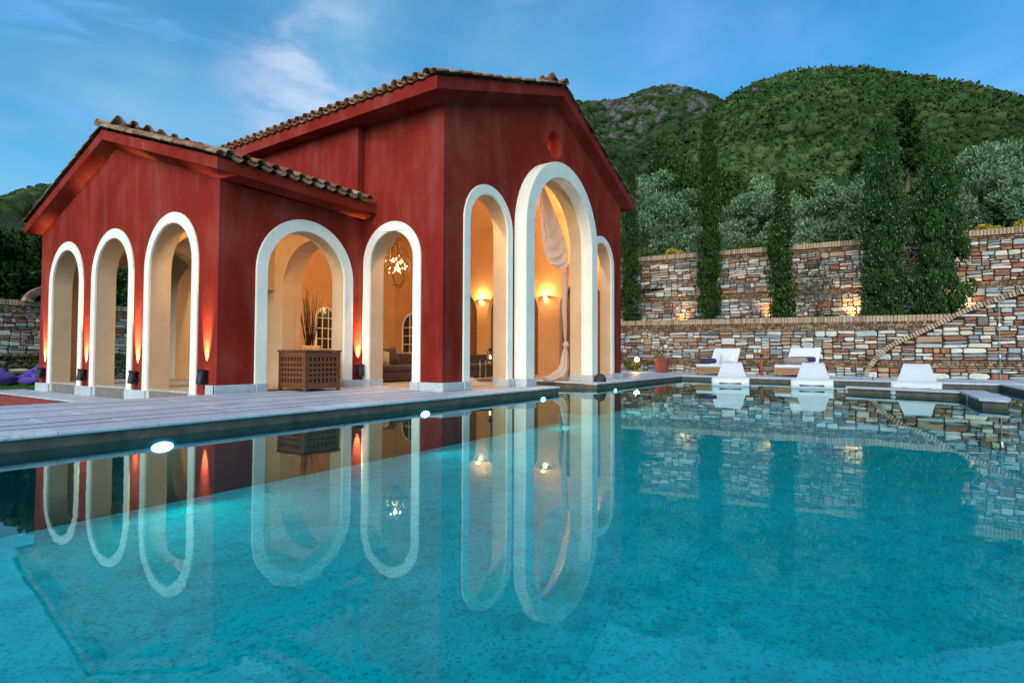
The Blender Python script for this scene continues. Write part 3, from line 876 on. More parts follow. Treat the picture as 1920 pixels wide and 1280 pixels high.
for i in range(9):
    put_tile(TILE, 'ridge_tile', Matrix.Translation((4.50 + i * .36, YM, 5.37)) @ Matrix.Rotation(-.04, 4, 'Y') @ Matrix.Scale(1.3, 4), wroof)
for sy in (-1, 1):
    u_ = Vector((0, -sy * (YM - 8.5), 1.38)).normalized()
    for i in range(12):
        p = Vector((4.62, YM + sy * (YM - 8.5), 3.905)) + u_ * (i * .37 - .05)
        put_tile(TILE, 'verge_tile', frame(p, u_, (1, 0, 0), .045), wroof)
o = bulk.obj('upper_tiles', MAT['tile'], smooth=True); o['kind'] = 'stuff'; o.parent = wroof; o.matrix_parent_inverse = wroof.matrix_world.inverted()
o = pans.obj('upper_pans', MAT['tile'], smooth=True); o['kind'] = 'stuff'; o.parent = wroof; o.matrix_parent_inverse = wroof.matrix_world.inverted()
# mortar fillet under the verge tiles
vpart(MB().box(7.86, 7.88, 8.49, 8.51, 3.9, 3.95).obj('mortar', MAT['mortar']))

# ---- windows inside
def window(P, u, n, c, h, s, zb, panes=(3, 4), glass=MAT['glassd']):
    root = vpart(trim(P, u, n, c, h, h - .06, s, zb, proud=.05, depth=.0, name='window'))
    w = root
    for k in range(1, panes[0]):
        a = c - h + .03 + (2 * h - .06) * k / panes[0]
        top = s + math.sqrt(max(0, (h - .03) ** 2 - (a - c) ** 2))
        vs, fs, mi = prism([(a - .014, zb), (a + .014, zb), (a + .014, top), (a - .014, top)], [], (*P, 0), (*u, 0), (0, 0, 1), (*n, 0), .035, .01)
        mesh_obj('mullion', vs, fs, MAT['trim'], w).matrix_parent_inverse = w.matrix_world.inverted()
    for k in range(panes[1]):
        z = zb + .02 + (s - zb) * k / (panes[1] - 1)
        vs, fs, mi = prism([(c - h + .03, z - .014), (c + h - .03, z - .014), (c + h - .03, z + .014), (c - h + .03, z + .014)], [], (*P, 0), (*u, 0), (0, 0, 1), (*n, 0), .033, .012)
        mesh_obj('glazing_bar', vs, fs, MAT['trim'], w).matrix_parent_inverse = w.matrix_world.inverted()
    vs, fs, mi = prism(arch_pts(c, h - .05, s, zb), [], (*P, 0), (*u, 0), (0, 0, 1), (*n, 0), .008, .002)
    mesh_obj('pane', vs, fs, glass, w).matrix_parent_inverse = w.matrix_world.inverted()
bpy.context.view_layer.update()
window((XR - .39, 0), (0, 1), (-1, 0), 15.25, .62, 1.95, .95)
window((0, YB - .36), (1, 0), (0, -1), 12.75, .42, 2.15, 1.05, (3, 4))

# ---- lamps fixed to the villa, plus added unseen fill lights
def sconce(y, z):
    t = empty('wall_sconce', 'lit half bowl sconce on inner wall seen through the %s' % ('left narrow arch' if y > 10 else 'large central arch'), 'wall lamp', (XR - .39, y, z), 0, 'half bowl wall sconces')
    prof = [(.03, -.09), (.10, -.07), (.17, -.03), (.20, 0.0)]
    vs = []; fs = []; n = 14
    for r_, z_ in prof:
        for k in range(n + 1):
            a = R(90) + math.pi * k / n; vs.append((r_ * math.cos(a), r_ * 1.2 * math.sin(a), z_))
    for i in range(len(prof) - 1):
        for k in range(n): fs.append((i * (n + 1) + k, i * (n + 1) + k + 1, (i + 1) * (n + 1) + k + 1, (i + 1) * (n + 1) + k))
    mesh_obj('bowl', vs, fs, simple('plaster_bowl', (.3, .2, .12), .7), t, smooth=True)
    MB().lathe([(.045, -.13), (.07, -.112), (.045, -.095)], 12, 0, (-.09, 0, 0)).obj('bulb', mat_emit('sconce_glow', (1, .75, .42), 14), t, smooth=True)
    point('lamp_light', (-.22, 0, .06), 18, WARM, .05, t)
sconce(11.87, 2.91); sconce(9.19, 2.87)
VO = Vector((X3, Y4, .15))
for (lx, ly, lz, le) in ((9.05, 7.35, 4.95, 110), (15.4, 7.35, 4.95, 100), (8.35, 13.4, 4.7, 120), (5.32, 9.35, 3.25, 30), (5.35, 14.0, 3.2, 18)):
    point('room_fill_light', Vector((lx, ly, lz)) - VO, le, (1, .66, .33), .05, villa)  # unseen fill lights added to warm the rooms, no fixtures
spt = empty('ceiling_spotlight', 'small lit spotlight on vault rib inside the left wing', 'spotlight', (6.25, 11.35, 3.42))
MB().lathe([(.03, 0), (.045, -.04), (.045, -.07), (.0, -.07)], 12).obj('housing', MAT['iron'], spt)
MB().lathe([(.0, -.072), (.032, -.078), (.03, -.09), (0, -.095)], 12).obj('bulb', mat_emit('spot_glow', (1, .6, .4), 30), spt)
point('lamp_light', (0, -.1, -.16), 9, WARM, .03, spt)

# chandelier: wire orbits with a cluster of small lit bulbs
ch = empty('chandelier', 'wire orbit chandelier with glowing crystals hanging behind the narrow corner arch', 'chandelier', (10.8, 10.8, 3.28))
for i, (tilt, az, sx, sy) in enumerate(((88, 20, .34, .62), (80, 75, .30, .60), (97, 130, .34, .55), (35, 30, .48, .26), (-40, 80, .5, .24))):
    mb = MB(); pts = []
    Mx = Matrix.Rotation(R(az), 3, 'Z') @ Matrix.Rotation(R(tilt), 3, 'X')
    for k in range(41):
        a = 2 * math.pi * k / 40; pts.append(Mx @ Vector((sx * math.cos(a), sy * math.sin(a), 0)))
    mb.tube(pts, .008, 6); mb.obj('ring', MAT['iron'], ch, smooth=True)
MB().tube([(0, 0, .2), (0, 0, 3.6)], .006, 6).obj('cable', MAT['iron'], ch)
gm = mat_emit('crystal_glow', (1, .66, .30), 2.2); bm_ = mat_emit('bulb_glow', (1, .78, .45), 8)
for k in range(42):
    p = Vector([rng.gauss(0, .12), rng.gauss(0, .12), rng.gauss(-.04, .13)])
    MB().lathe([(.003, -.018), (.010, 0), (.003, .018)], 5, 0, p).obj('crystal', gm, ch)
for p in ((.1, -.09, .12), (-.11, .07, .13), (0, 0, .02), (.05, .1, -.06)):
    MB().lathe([(.006, -.03), (.026, 0), (.006, .03)], 8, 0, p).obj('bulb', bm_, ch, smooth=True)
point('lamp_light', (0, 0, .1), 40, WARM, .025, ch)

# ---- uplight fixtures
def uplight(loc, out, label, tiltdeg=10, e=9):
    t = empty('uplight', label, 'spotlight', loc, math.atan2(out[1], out[0]), 'black uplights at the arch piers')
    Mx = Matrix.Translation((.085, 0, .16)) @ Matrix.Rotation(R(-tiltdeg), 4, 'Y')
    mb = MB(); mb.lathe([(.052, -.12), (.062, -.10), (.066, .06), (.078, .10), (.085, .12), (.072, .12), (.05, .02)], 18, cap=False)
    mb.lathe([(.0, -.12), (.052, -.12)], 18, cap=False)
    mb.v = [tuple(Mx @ Vector(v)) for v in mb.v]; mb.obj('lamp_can', MAT['dark'], t, smooth=False)
    lz = MB().lathe([(.0, .045), (.045, .04)], 14, cap=False); lz.v = [tuple(Mx @ Vector(v)) for v in lz.v]
    lz.obj('lens', mat_emit('uplight_lens', (1, .5, .15), 6), t)
    MB().tube([(.0, -.05, .12), (.03, -.075, .12), (.085, -.075, .15)], .01, 6).tube([(0, .05, .12), (.03, .075, .12), (.085, .075, .15)], .01, 6).obj('bracket', MAT['dark'], t)
    MB().box(-.002, .02, -.05, .05, .06, .16).obj('back_plate', MAT['dark'], t)
    MB().tube([(.03, .02, .05), (.05, .04, -.02), (.02, .03, -.10), (.0, .02, -.16)], .007, 6).obj('cable', MAT['dark'], t)
    spot('lamp_light', (.075, 0, .29), (-.21, 0, 1), e * 7, (1, .80, .34), R(34), 1.0, .015, t)
uplight((X1 - .002, 16.25, .24), (-1, 0), 'black uplight on the farthest left pier of the wing, beside the purple beanbags', e=95)
uplight((X1 - .002, 13.92, .24), (-1, 0), 'black uplight on the pier between the first and second left arches', e=95)
uplight((X1 - .002, 11.58, .24), (-1, 0), 'black uplight on the pier between the second and third left arches', e=95)
uplight((X1 - .002, 9.15, .30), (-1, 0), 'black uplight on the corner pier right of the third arch', e=60)
uplight((7.76, Y2 - .002, .36), (0, -1), 'black uplight in the inner corner beside the wooden storage box', e=60)

# ---- storage box with lattice sides
def storage_box():
    t = empty('storage_box', 'square slatted wooden storage box standing before the wide wing arch', 'storage box', (6.03, 8.21, .178))
    W = .76; H = .74
    MB().box(-.02, W + .02, -.02, W + .02, H - .03, H, c=.006).obj('lid', MAT['box'], t)
    for x in (0, W - .055):
        for y in (0, W - .055): MB().box(x, x + .055, y, y + .055, 0, H - .032, c=.004).obj('leg', MAT['box'], t)
    MB().box(.035, W - .035, .035, W - .035, .07, H - .06).obj('shade_core', MAT['brown'], t)  # added dark core, stands in for the shade behind the lattice
    def panel(fx):   # fx(a,z0,z1,a0,a1,depth)
        for z0, z1 in ((.06, .16), (H - .13, H - .034)): fx(.056, W - .056, z0, z1, 0.0, .02).obj('rail', MAT['box'], t)
        n = 7; a0 = .085; a1 = W - .075; st = (a1 - a0) / n
        for i in range(n + 1):
            c = a0 + st * i; fx(c - .019, c + .019, .161, H - .131, .004, .014).obj('slat', MAT['box'], t)
        m_ = 5; z0 = .165; z1 = H - .135; sz = (z1 - z0) / m_
        for i in range(1, m_):
            c = z0 + sz * i; fx(.057, W - .057, c - .021, c + .021, -.004, .0035).obj('slat', MAT['box'], t)
    panel(lambda a, b, z0, z1, d0, d1: MB().box(a, b, .004 + d0, .004 + d1, z0, z1))
    panel(lambda a, b, z0, z1, d0, d1: MB().box(.004 + d0, .004 + d1, a, b, z0, z1))
    panel(lambda a, b, z0, z1, d0, d1: MB().box(a, b, W - .004 - d1, W - .004 - d0, z0, z1))
    panel(lambda a, b, z0, z1, d0, d1: MB().box(W - .004 - d1, W - .004 - d0, a, b, z0, z1))
storage_box()

# ---- cushions and sofa
def cushion(name, w, h, d, mt, loc, rot, parent=None, n=9):
    vs = []; fs = []
    for s_ in (1, -1):
        for i in range(n):
            for j in range(n):
                a = 2 * i / (n - 1) - 1; b = 2 * j / (n - 1) - 1
                e = (1 - a ** 4) * (1 - b ** 4)
                px = a * (1 - .06 * (1 - b * b)); py = b * (1 - .06 * (1 - a * a))
                vs.append((px * w / 2, s_ * d / 2 * max(0, e) ** .5, py * h / 2))
    for s_ in range(2):
        k = s_ * n * n
        for i in range(n - 1):
            for j in range(n - 1):
                q = (k + i * n + j, k + (i + 1) * n + j, k + (i + 1) * n + j + 1, k + i * n + j + 1)
                fs.append(q if s_ else q[::-1])
    o = mesh_obj(name, vs, fs, mt, parent, smooth=True)
    o.rotation_euler = rot; o.location = loc; return o
def sofa(loc, rotz, label, L=2.3):
    t = empty('sofa', label, 'sofa', loc, rotz)
    MB().box(0, L, 0, .85, .03, .24, c=.03).obj('base', MAT['brown'], t)
    MB().box(.02, L / 2 - .01, -.01, .70, .245, .40, c=.04).obj('seat_cushion', MAT['brown'], t)
    MB().box(L / 2 + .01, L - .02, -.01, .70, .245, .40, c=.04).obj('seat_cushion', MAT['brown'], t)
    MB().box(0, L, .70, .90, .242, .70, c=.05).obj('backrest', MAT['brown'], t)
    return t
sofa((8.95, 9.55, .197), 0, 'dark brown sofa with pillows seen through the narrow corner arch')
def pillow(loc, rot, mt, label, w=.45):
    o = cushion('pillow', w, w * .9, .16, mt, loc, rot); tag(o, label, 'pillow', 'pillows on the brown sofa')
pillow((9.18, 10.12, .80), (R(-18), 0, R(10)), MAT['brown'], 'dark brown pillow at the left end of the corner sofa')
pillow((9.55, 10.02, .78), (R(-20), R(14), R(-8)), MAT['sand'], 'sand coloured pillow leaning between dark pillows')
pillow((9.92, 10.10, .82), (R(-16), R(-10), R(5)), MAT['brown'], 'dark brown pillow right of the sand coloured pillow', .5)
sofa((12.6, 9.9, .197), R(-12), 'low dark brown sofa seen through the narrow arch left of the big arch', 1.6)
s3 = sofa((9.3, 12.9, .197), R(-30), 'brown sofa behind the wide wing arch, its back to the twig vase', 1.8)
cs = cushion('pillow', .5, .4, .15, MAT['sand'], (9.75, 13.0, .92), (R(-15), 0, R(-30))); tag(cs, 'pale pillow on the sofa before the twig vase', 'pillow')

# vase with twigs
vt = empty('twig_vase', 'tall vase of bare curly twigs behind the wooden box', 'vase', (10.25, 13.75, .197))
MB().lathe([(.10, 0), (.16, .10), (.18, .35), (.13, .62), (.09, .72), (.11, .78), (.095, .78), (.07, .70)], 20).obj('vase', simple('clay_vase', (.1, .06, .04), .5), vt, smooth=True)
for k in range(30):
    a = rng.uniform(0, 2 * math.pi); sp = rng.uniform(.05, .34); hh = rng.uniform(1.15, 1.95); ph = rng.uniform(0, 6)
    pts = [(.05 * math.cos(a), .05 * math.sin(a), .7)]
    for i in range(1, 10):
        f = i / 9; pts.append(((.05 + sp * f) * math.cos(a) + .03 * math.sin(ph + f * 11), (.05 + sp * f) * math.sin(a) + .03 * math.cos(ph + f * 9), .7 + hh * f))
    MB().tube(pts, [.012 * (1 - .6 * i / 9) for i in range(10)], 5).obj('twig', MAT['iron'], vt, smooth=True)

# side table with lantern in the pavilion
tb = empty('side_table', 'small metal side table inside the narrow arch left of the big arch', 'table', (12.95, 9.2, .197), R(15))
MB().box(-.25, .25, -.25, .25, .50, .53, c=.004).obj('tabletop', MAT['iron'], tb)
for x in (-.23, .23):
    for y in (-.23, .23): MB().box(x - .012, x + .012, y - .012, y + .012, 0, .498).obj('leg', MAT['chrome'], tb)
lt = empty('lantern', 'little lit lantern on the metal side table', 'lantern', (12.95, 9.2, .729))
MB().box(-.07, .07, -.07, .07, 0, .02).obj('base', MAT['iron'], lt)
for x in (-.06, .06):
    for y in (-.06, .06): MB().box(x - .006, x + .006, y - .006, y + .006, .021, .25).obj('post', MAT['iron'], lt)
MB().lathe([(.11, .25), (.05, .31), (.02, .34)], 4).obj('roof', MAT['iron'], lt)
MB().lathe([(.025, .021), (.025, .10), (.006, .13)], 10).obj('candle', mat_emit('candle_glow', (1, .6, .25), 10), lt)
# floor throw beside the arch
def throw(loc, label):
    n = 16; vs = []; fs = []
    for i in range(n):
        for j in range(n):
            a = 2 * i / (n - 1) - 1; b = 2 * j / (n - 1) - 1; r2 = math.hypot(a, b)
            z = max(.0, (1 - r2)) * .16 + .03 * max(0, 1 - r2) * (math.sin(a * 9 + b * 3) + math.cos(b * 11))
            vs.append((a * .42, b * .28, max(.004, z)))
    for i in range(n - 1):
        for j in range(n - 1): fs.append((i * n + j, (i + 1) * n + j, (i + 1) * n + j + 1, i * n + j + 1))
    o = mesh_obj('curtain_end', vs, fs, MAT['sheer'], None, loc, smooth=True); tag(o, label, 'fabric')
throw((9.75, 7.45, .175), 'pale crumpled cloth lying on the floor inside the left narrow arch')

# ---- curtain in the large arch
def curtain():
    t = empty('curtain', 'white draped curtain with a swag hanging inside the large central arch', 'curtain', (13.2, 7.3, .19))
    inv = Vector((13.2, 7.3, .19))
    # swag: left boundary and right boundary curves (x, z)
    Lc = [(12.46, 5.30), (12.42, 4.85), (12.44, 4.4), (12.52, 3.95), (12.66, 3.58), (12.86, 3.36), (13.15, 3.26)]
    Rc = [(12.60, 5.34), (12.86, 5.14), (13.16, 4.86), (13.52, 4.50), (13.86, 4.12), (14.02, 3.82), (14.0, 3.55)]
    def samp(c, f):
        k = f * (len(c) - 1); i = min(int(k), len(c) - 2); g = k - i
        return Vector((c[i][0] * (1 - g) + c[i + 1][0] * g, 0, c[i][1] * (1 - g) + c[i + 1][1] * g))
    nu, nv = 40, 120; vs = []; fs = []
    for j in range(nv):
        f = j / (nv - 1); a = samp(Lc, f); b = samp(Rc, f)
        for i in range(nu):
            g = i / (nu - 1); p = a.lerp(b, g)
            e = min(1, 5 * g) * min(1, 5 * (1 - g))
            sag = .34 * (.25 + .75 * f) * (b - a).length * (g * (1 - g)) ** .8 * 1.6
            cat = math.sin(2 * math.pi * (f * 8 + .35 * g))          # horizontal swag folds
            ver = math.sin(2 * math.pi * (g * 4.5 + .4 * f))         # gathers near the top
            w = min(1, max(0, (f - .25) * 2.2))
            fold = (.030 * cat * w + .030 * ver * (1 - w)) * (.25 + .75 * e)
            vs.append((p.x - inv.x, 7.25 + fold - .16 * f * math.sin(math.pi * g) - inv.y, p.z - sag - inv.z + .012 * cat * w * e))
    for j in range(nv - 1):
        for i in range(nu - 1): k = j * nu + i; fs.append((k, k + 1, k + nu + 1, k + nu))
    mesh_obj('swag', vs, fs, MAT['sheer'], t, smooth=True)
    # tail: gathered cloth to the knot and down to the floor
    vs = []; fs = []; nu, nv = 33, 60
    prof = [(3.45, .15, 13.93), (3.0, .12, 13.90), (2.2, .09, 13.86), (1.5, .06, 13.90), (1.22, .035, 13.92), (1.12, .045, 13.92), (.9, .11, 13.90), (.55, .18, 13.84), (.35, .24, 13.68), (.24, .34, 13.42), (.21, .40, 13.2)]
    for j in range(nv):
        f = j / (nv - 1) * (len(prof) - 1); i0 = min(int(f), len(prof) - 2); g = f - i0
        z, w, x = [prof[i0][k] * (1 - g) + prof[i0 + 1][k] * g for k in range(3)]
        for i in range(nu):
            a = 2 * math.pi * i / (nu - 1)
            rr = w * (1 + .22 * math.sin(a * 7 + z * 1.5))
            vs.append((x + rr * math.cos(a) - inv.x, 7.28 + rr * .55 * math.sin(a) - inv.y, z + (.05 * math.sin(a * 3) if z < .4 else 0) + .02 - inv.z))
    for j in range(nv - 1):
        for i in range(nu - 1): k = j * nu + i; fs.append((k, k + 1, k + nu + 1, k + nu))
    mesh_obj('tail', vs, fs, MAT['sheer'], t, smooth=True)
    MB().lathe([(.03, -.10), (.085, -.05), (.09, .02), (.06, .08), (.03, .10)], 14, 0, Vector((13.92, 7.27, 1.16)) - inv).obj('knot', MAT['sheer'], t, smooth=True)
curtain()

# dome lamp on the deck
dm = empty('dome_speaker', 'black mesh dome standing at the deck edge before the large arch', 'speaker', (13.88, 6.20, .150))
MB().lathe([(.165, 0), (.168, .03), (.155, .10), (.125, .165), (.08, .205), (.03, .222), (0.001, .224)], 28).obj('shell', simple('black_mesh', (.018, .02, .022), .7, 0, .5, 160, .6), dm, smooth=True)
MB().lathe([(.172, 0), (.176, .012), (.172, .022)], 28).obj('base_ring', MAT['dark'], dm)

# ---- underwater lights on the pool wall
def pool_light(x, label, e):
    t = empty('pool_light', label, 'pool light', (x, PE - .004, -.105), 0, 'lights in the pool wall')
    vs = []; fs = []; n = 24; prof = [(0, .03), (.10, .026), (.13, .008), (.15, 0)]
    mb = MB()
    for k in range(n): mb.v.append((0, 0, 0))
    mb = MB()
    ring = [[(r_ * math.cos(2 * math.pi * k / n), -d, r_ * .5 * math.sin(2 * math.pi * k / n)) for k in range(n)] for r_, d in ((.04, .03), (.085, .028), (.105, .018))]
    mb.add([(0, -.031, 0)] + ring[0] + ring[1] + ring[2], [(0, 1 + (k + 1) % n, 1 + k) for k in range(n)] + [(1 + r_ * n + k, 1 + r_ * n + (k + 1) % n, 1 + (r_ + 1) * n + (k + 1) % n, 1 + (r_ + 1) * n + k) for r_ in range(2) for k in range(n)])
    mb.obj('lens', mat_emit('pool_lamp_lens', (.85, 1, 1), 4), t, smooth=True)
    r2 = [[(r_ * math.cos(2 * math.pi * k / n), -d, r_ * .5 * math.sin(2 * math.pi * k / n)) for k in range(n)] for r_, d in ((.107, .022), (.14, .02), (.145, .0))]
    MB().add(r2[0] + r2[1] + r2[2], [(r_ * n + k, r_ * n + (k + 1) % n, (r_ + 1) * n + (k + 1) % n, (r_ + 1) * n + k) for r_ in range(2) for k in range(n)]).obj('bezel', simple('blue_bezel', (.03, .22, .42), .3), t)
    spot('lamp_light', (0, -.06, 0), (0, -1, .02), e, (.55, .95, 1.0), R(165), .6, .08, t)
pool_light(2.72, 'brightest pool light at the left under the coping, nearest the viewer', 9)
pool_light(6.58, 'pool light under the coping below the narrow corner arch', 7)
pool_light(10.32, 'small pool light near the end of the deck beside the inlet', 6)
pool_light(14.3, 'faint pool light below the deck right of the black dome', 6)

# ------------------------------------------------------------------ stone walls
STONES = []
for k in range(28):
    r_ = random.Random(k)
    pts = []
    for cx, cy in ((-.5, -.5), (.5, -.5), (.5, .5), (-.5, .5)):
        cut = r_.random()
        jx, jy = r_.uniform(0, .06), r_.uniform(0, .12)
        x, y = cx * (1 - jx), cy * (1 - jy)
        if cut < .5: pts.append((x, y))
        else:
            d1, d2 = r_.uniform(.06, .22), r_.uniform(.12, .42)
            p1 = (x - math.copysign(d1, x), y); p2 = (x, y - math.copysign(d2, y))
            if (cx < 0) == (cy < 0): pts += [p2, p1]
            else: pts += [p1, p2]
    ang = lambda p: math.atan2(p[1], p[0]); pts.sort(key=ang)
    n = len(pts); vs = [(x, 0, y) for x, y in pts] + [(x, -.7, y) for x, y in pts] + [(x * .88, -1 - r_.uniform(-.12, .12), y * .82) for x, y in pts]
    fs = [(i, (i + 1) % n, n + (i + 1) % n, n + i) for i in range(n)] + [(n + i, n + (i + 1) % n, 2 * n + (i + 1) % n, 2 * n + i) for i in range(n)] + [tuple(2 * n + i for i in range(n))]
    me = bpy.data.meshes.new('stone'); me.from_pydata(vs, [], fs); me.materials.append(MAT['stone']); me.update()
    STONES.append((me, vs, fs))
def guillotine(x0, x1, y0, y1, out):
    w, h = x1 - x0, y1 - y0
    mw = rng.choice((.22, .4, .58, .8)); mh = rng.choice((.07, .11, .16, .23))
    if w > mw * 1.5 and (w / h > 1.6 or h < mh):
        f = rng.uniform(.35, .65); guillotine(x0, x0 + w * f, y0, y1, out); guillotine(x0 + w * f, x1, y0, y1, out)
    elif h > mh * 1.35 and h > .13:
        f = rng.uniform(.35, .65); guillotine(x0, x1, y0, y0 + h * f, out); guillotine(x0, x1, y0 + h * f, y1, out)
    else: out.append((x0, x1, y0, y1))
class StoneWall:
    def __init__(s, name, label, A, B, z0, zA, zB, thick, H, cat='stone wall', facing=None):
        s.A, s.B = Vector((*A, 0)), Vector((*B, 0)); s.L = (s.B - s.A).length
        s.u = (s.B - s.A) / s.L; s.n = Vector((s.u.y, -s.u.x, 0))     # outward normal
        if facing is not None and s.n.dot(Vector((*facing, 0))) < 0: s.n = -s.n
        s.z0, s.zA, s.zB, s.H = z0, zA, zB, H
        s.t = empty(name, label, cat, (*A, z0)); s.inv = Vector((*A, z0))
        b = -s.n * thick
        vs = [s.A + Vector((0, 0, z0 - .6)), s.B + Vector((0, 0, z0 - .6)), s.B + Vector((0, 0, zB)), s.A + Vector((0, 0, zA))]
        vs = [v - s.inv for v in vs]; vs += [v + b for v in vs]
        o = mesh_obj('mortar_core', vs, [(0, 1, 2, 3), (7, 6, 5, 4), (0, 4, 5, 1), (1, 5, 6, 2), (2, 6, 7, 3), (3, 7, 4, 0)], MAT['mortar'], s.t); fix_normals(o)
        s.small = MB(); s.bricks = MB(); s.count = 0
        s.big = []
    def zz(s, a, v): return s.z0 + (v / s.H) * (s.zA + (s.zB - s.zA) * a / s.L - s.z0)
    def basis(s, a0, a1, v0, v1, depth, gap=.008, tilt=0):
        ac, vc = (a0 + a1) / 2, (v0 + v1) / 2
        p = s.A + s.u * ac - s.inv; p.z = s.zz(ac, vc) - s.z0
        h = s.zz(ac, v1) - s.zz(ac, v0)
        # local x = u, y = -n, z up; keep right-handed shape by mesh validity, normals recalculated from geometry
        y = -s.n
        Mx = Matrix(((s.u.x, y.x, 0), (s.u.y, y.y, 0), (s.u.z, y.z, 1))).to_4x4(); Mx.translation = p
        return Mx @ Matrix.Rotation(tilt, 4, 'Y') @ Matrix.Diagonal((a1 - a0 - gap, depth, h - gap, 1))
    def stones(s, a0, a1, v0, v1, keep=None):
        a = a0
        v = v0; lifts = []
        while v < v1 - .01:
            h = min(rng.uniform(.26, .48), v1 - v)
            if v1 - v - h < .12: h = v1 - v
            lifts.append((v, v + h)); v += h
        for (b0, b1) in lifts:
            x = a0 - rng.uniform(0, .8)
            while x < a1:
                w = rng.uniform(.7, 1.7); out = []
                xx0, xx1 = max(x, a0), min(x + w, a1)
                if xx1 - xx0 > .06:
                    guillotine(xx0, xx1, b0, b1, out)
                for q in out:
                    if keep is None or keep((q[0] + q[1]) / 2, (q[2] + q[3]) / 2): s.one(*q)
                x += w
    def one(s, x0, x1, y0, y1):
        w, h = x1 - x0, y1 - y0
        Mx = s.basis(x0, x1, y0, y1, rng.uniform(.04, .09), .020, rng.uniform(-.045, .045))
        s.big.append((w * h, w, Mx))
    def course(s, a0, a1, v0, v1, bw, depth=.03, dent=False, keep=None, mbx=None):
        x = a0 - rng.uniform(0, bw); k = 0
        while x < a1:
            x1 = x + bw * rng.uniform(.85, 1.15)
            if keep is None or keep((x + x1) / 2, v1):
                d = depth + rng.uniform(-.006, .01) + (.05 if dent and k % 2 else 0)
                Mx = s.basis(max(x, a0), min(x1, a1), v0, v1, d, .012)
                if min(x1, a1) - max(x, a0) > .03:
                    vs = [(-.5, 0, -.5), (.5, 0, -.5), (.5, 0, .5), (-.5, 0, .5), (-.46, -1, -.42), (.46, -1, -.42), (.46, -1, .42), (-.46, -1, .42)]
                    fs = [(4, 5, 6, 7), (0, 1, 5, 4), (1, 2, 6, 5), (2, 3, 7, 6), (3, 0, 4, 7)]
                    s.bricks.add([tuple(Mx @ Vector(v)) for v in vs], fs)
            x = x1; k += 1
    def finish(s, limit=290, tops=None):
        s.big.sort(key=lambda q: -q[0])
        for i, (ar, w, Mx) in enumerate(s.big):
            me, vs, fs = rng.choice(STONES)
            if i < limit and w > .17:
                o = bpy.data.objects.new('stone', me); COL.objects.link(o); o.parent = s.t; o.matrix_local = Mx
            else:
                s.small.add([tuple(Mx @ Vector(v)) for v in vs], fs)
        if s.small.v:
            o = s.small.obj('small_stones', MAT['stone'], s.t); o['kind'] = 'stuff'; fix_normals(o)
        if s.bricks.v:
            o = s.bricks.obj('brick_courses', MAT['brick'], s.t); o['kind'] = 'stuff'; fix_normals(o)
# lower retaining wall
LA, LB = (24.85, 11.5), (23.45, -7.0)
lw = StoneWall('lower_stone_wall', 'lower terrace wall of mixed stone with brick top, behind the far loungers', LA, LB, .12, 2.50, 2.18, .5, 2.35, facing=(-1, 0))
LL = lw.L
lw.stones(0, LL, 0, .38); 
for v, b, d, dn in ((.38, .24, .03, False), (.45, .12, .03, True), (.53, .12, .03, True), (.60, .24, .03, False)): lw.course(0, LL, v, v + .073, b, d, dn)
lw.stones(0, LL, .68, 1.84)
for i, (v, b, dn) in enumerate(((1.85, .24, False), (1.93, .12, True), (2.01, .24, False), (2.09, .12, True))): lw.course(0, LL, v, v + .076, b, .035, dn)
lw.course(0, LL, 2.175, 2.35, .105, .07)
# rowlock tops run back over the wall
def cap(sw, bw=.105, depth=.28, top=.05):
    mb = MB(); x = 0
    while x < sw.L:
        x1 = x + bw * rng.uniform(.9, 1.1); xc = (x + x1) / 2
        z = sw.zA + (sw.zB - sw.zA) * xc / sw.L - sw.z0
        p = sw.A + sw.u * xc - sw.inv
        Mx = Matrix(((sw.u.x, -sw.n.x, 0), (sw.u.y, -sw.n.y, 0), (0, 0, 1))).to_4x4(); Mx.translation = Vector((p.x, p.y, z))
        g = (x1 - x) / 2 - .011
        mb.box(-g, g, -.095 + rng.uniform(-.008, .008), depth, -.165, top + rng.uniform(0, .01), M=Mx); x = x1
    o = mb.obj('brick_cap', MAT['coping_brick'], sw.t); o['kind'] = 'stuff'; fix_normals(o)
cap(lw); lw.finish(300)
UA, UB = (27.1, 15.0), (25.95, -8.5)
uw = StoneWall('upper_stone_wall', 'upper terrace wall of mixed stone rising behind the cypress row', UA, UB, 2.2, 5.98, 5.32, .6, 3.4, facing=(-1, 0))
UL = uw.L
uw.stones(2, UL, 0, 1.25)
for v, b, dn in ((1.25, .24, False), (1.33, .12, True), (1.41, .24, False)): uw.course(2, UL, v, v + .072, b, .03, dn)
uw.stones(2, UL, 1.5, 3.03)
for v, b, dn in ((3.04, .24, False), (3.12, .12, True), (3.20, .24, False)): uw.course(2, UL, v, v + .072, b, .035, dn)
uw.course(2, UL, 3.275, 3.40, .11, .07)
cap(uw); uw.finish(300)
# terrace soil between walls
tsl = MB().box(24.4, 27.0, -8, 15, -.6, 2.17).obj('planting_terrace', MAT['soil']); tag(tsl, kind='structure')
tsl.data.transform(Matrix.Identity(4))
for v in tsl.data.vertices:
    t_ = (v.co.y + 7) / 18.5
    v.co.x = (23.7 + 1.4 * t_) if v.co.x < 25 else (26.05 + 1.0 * t_)
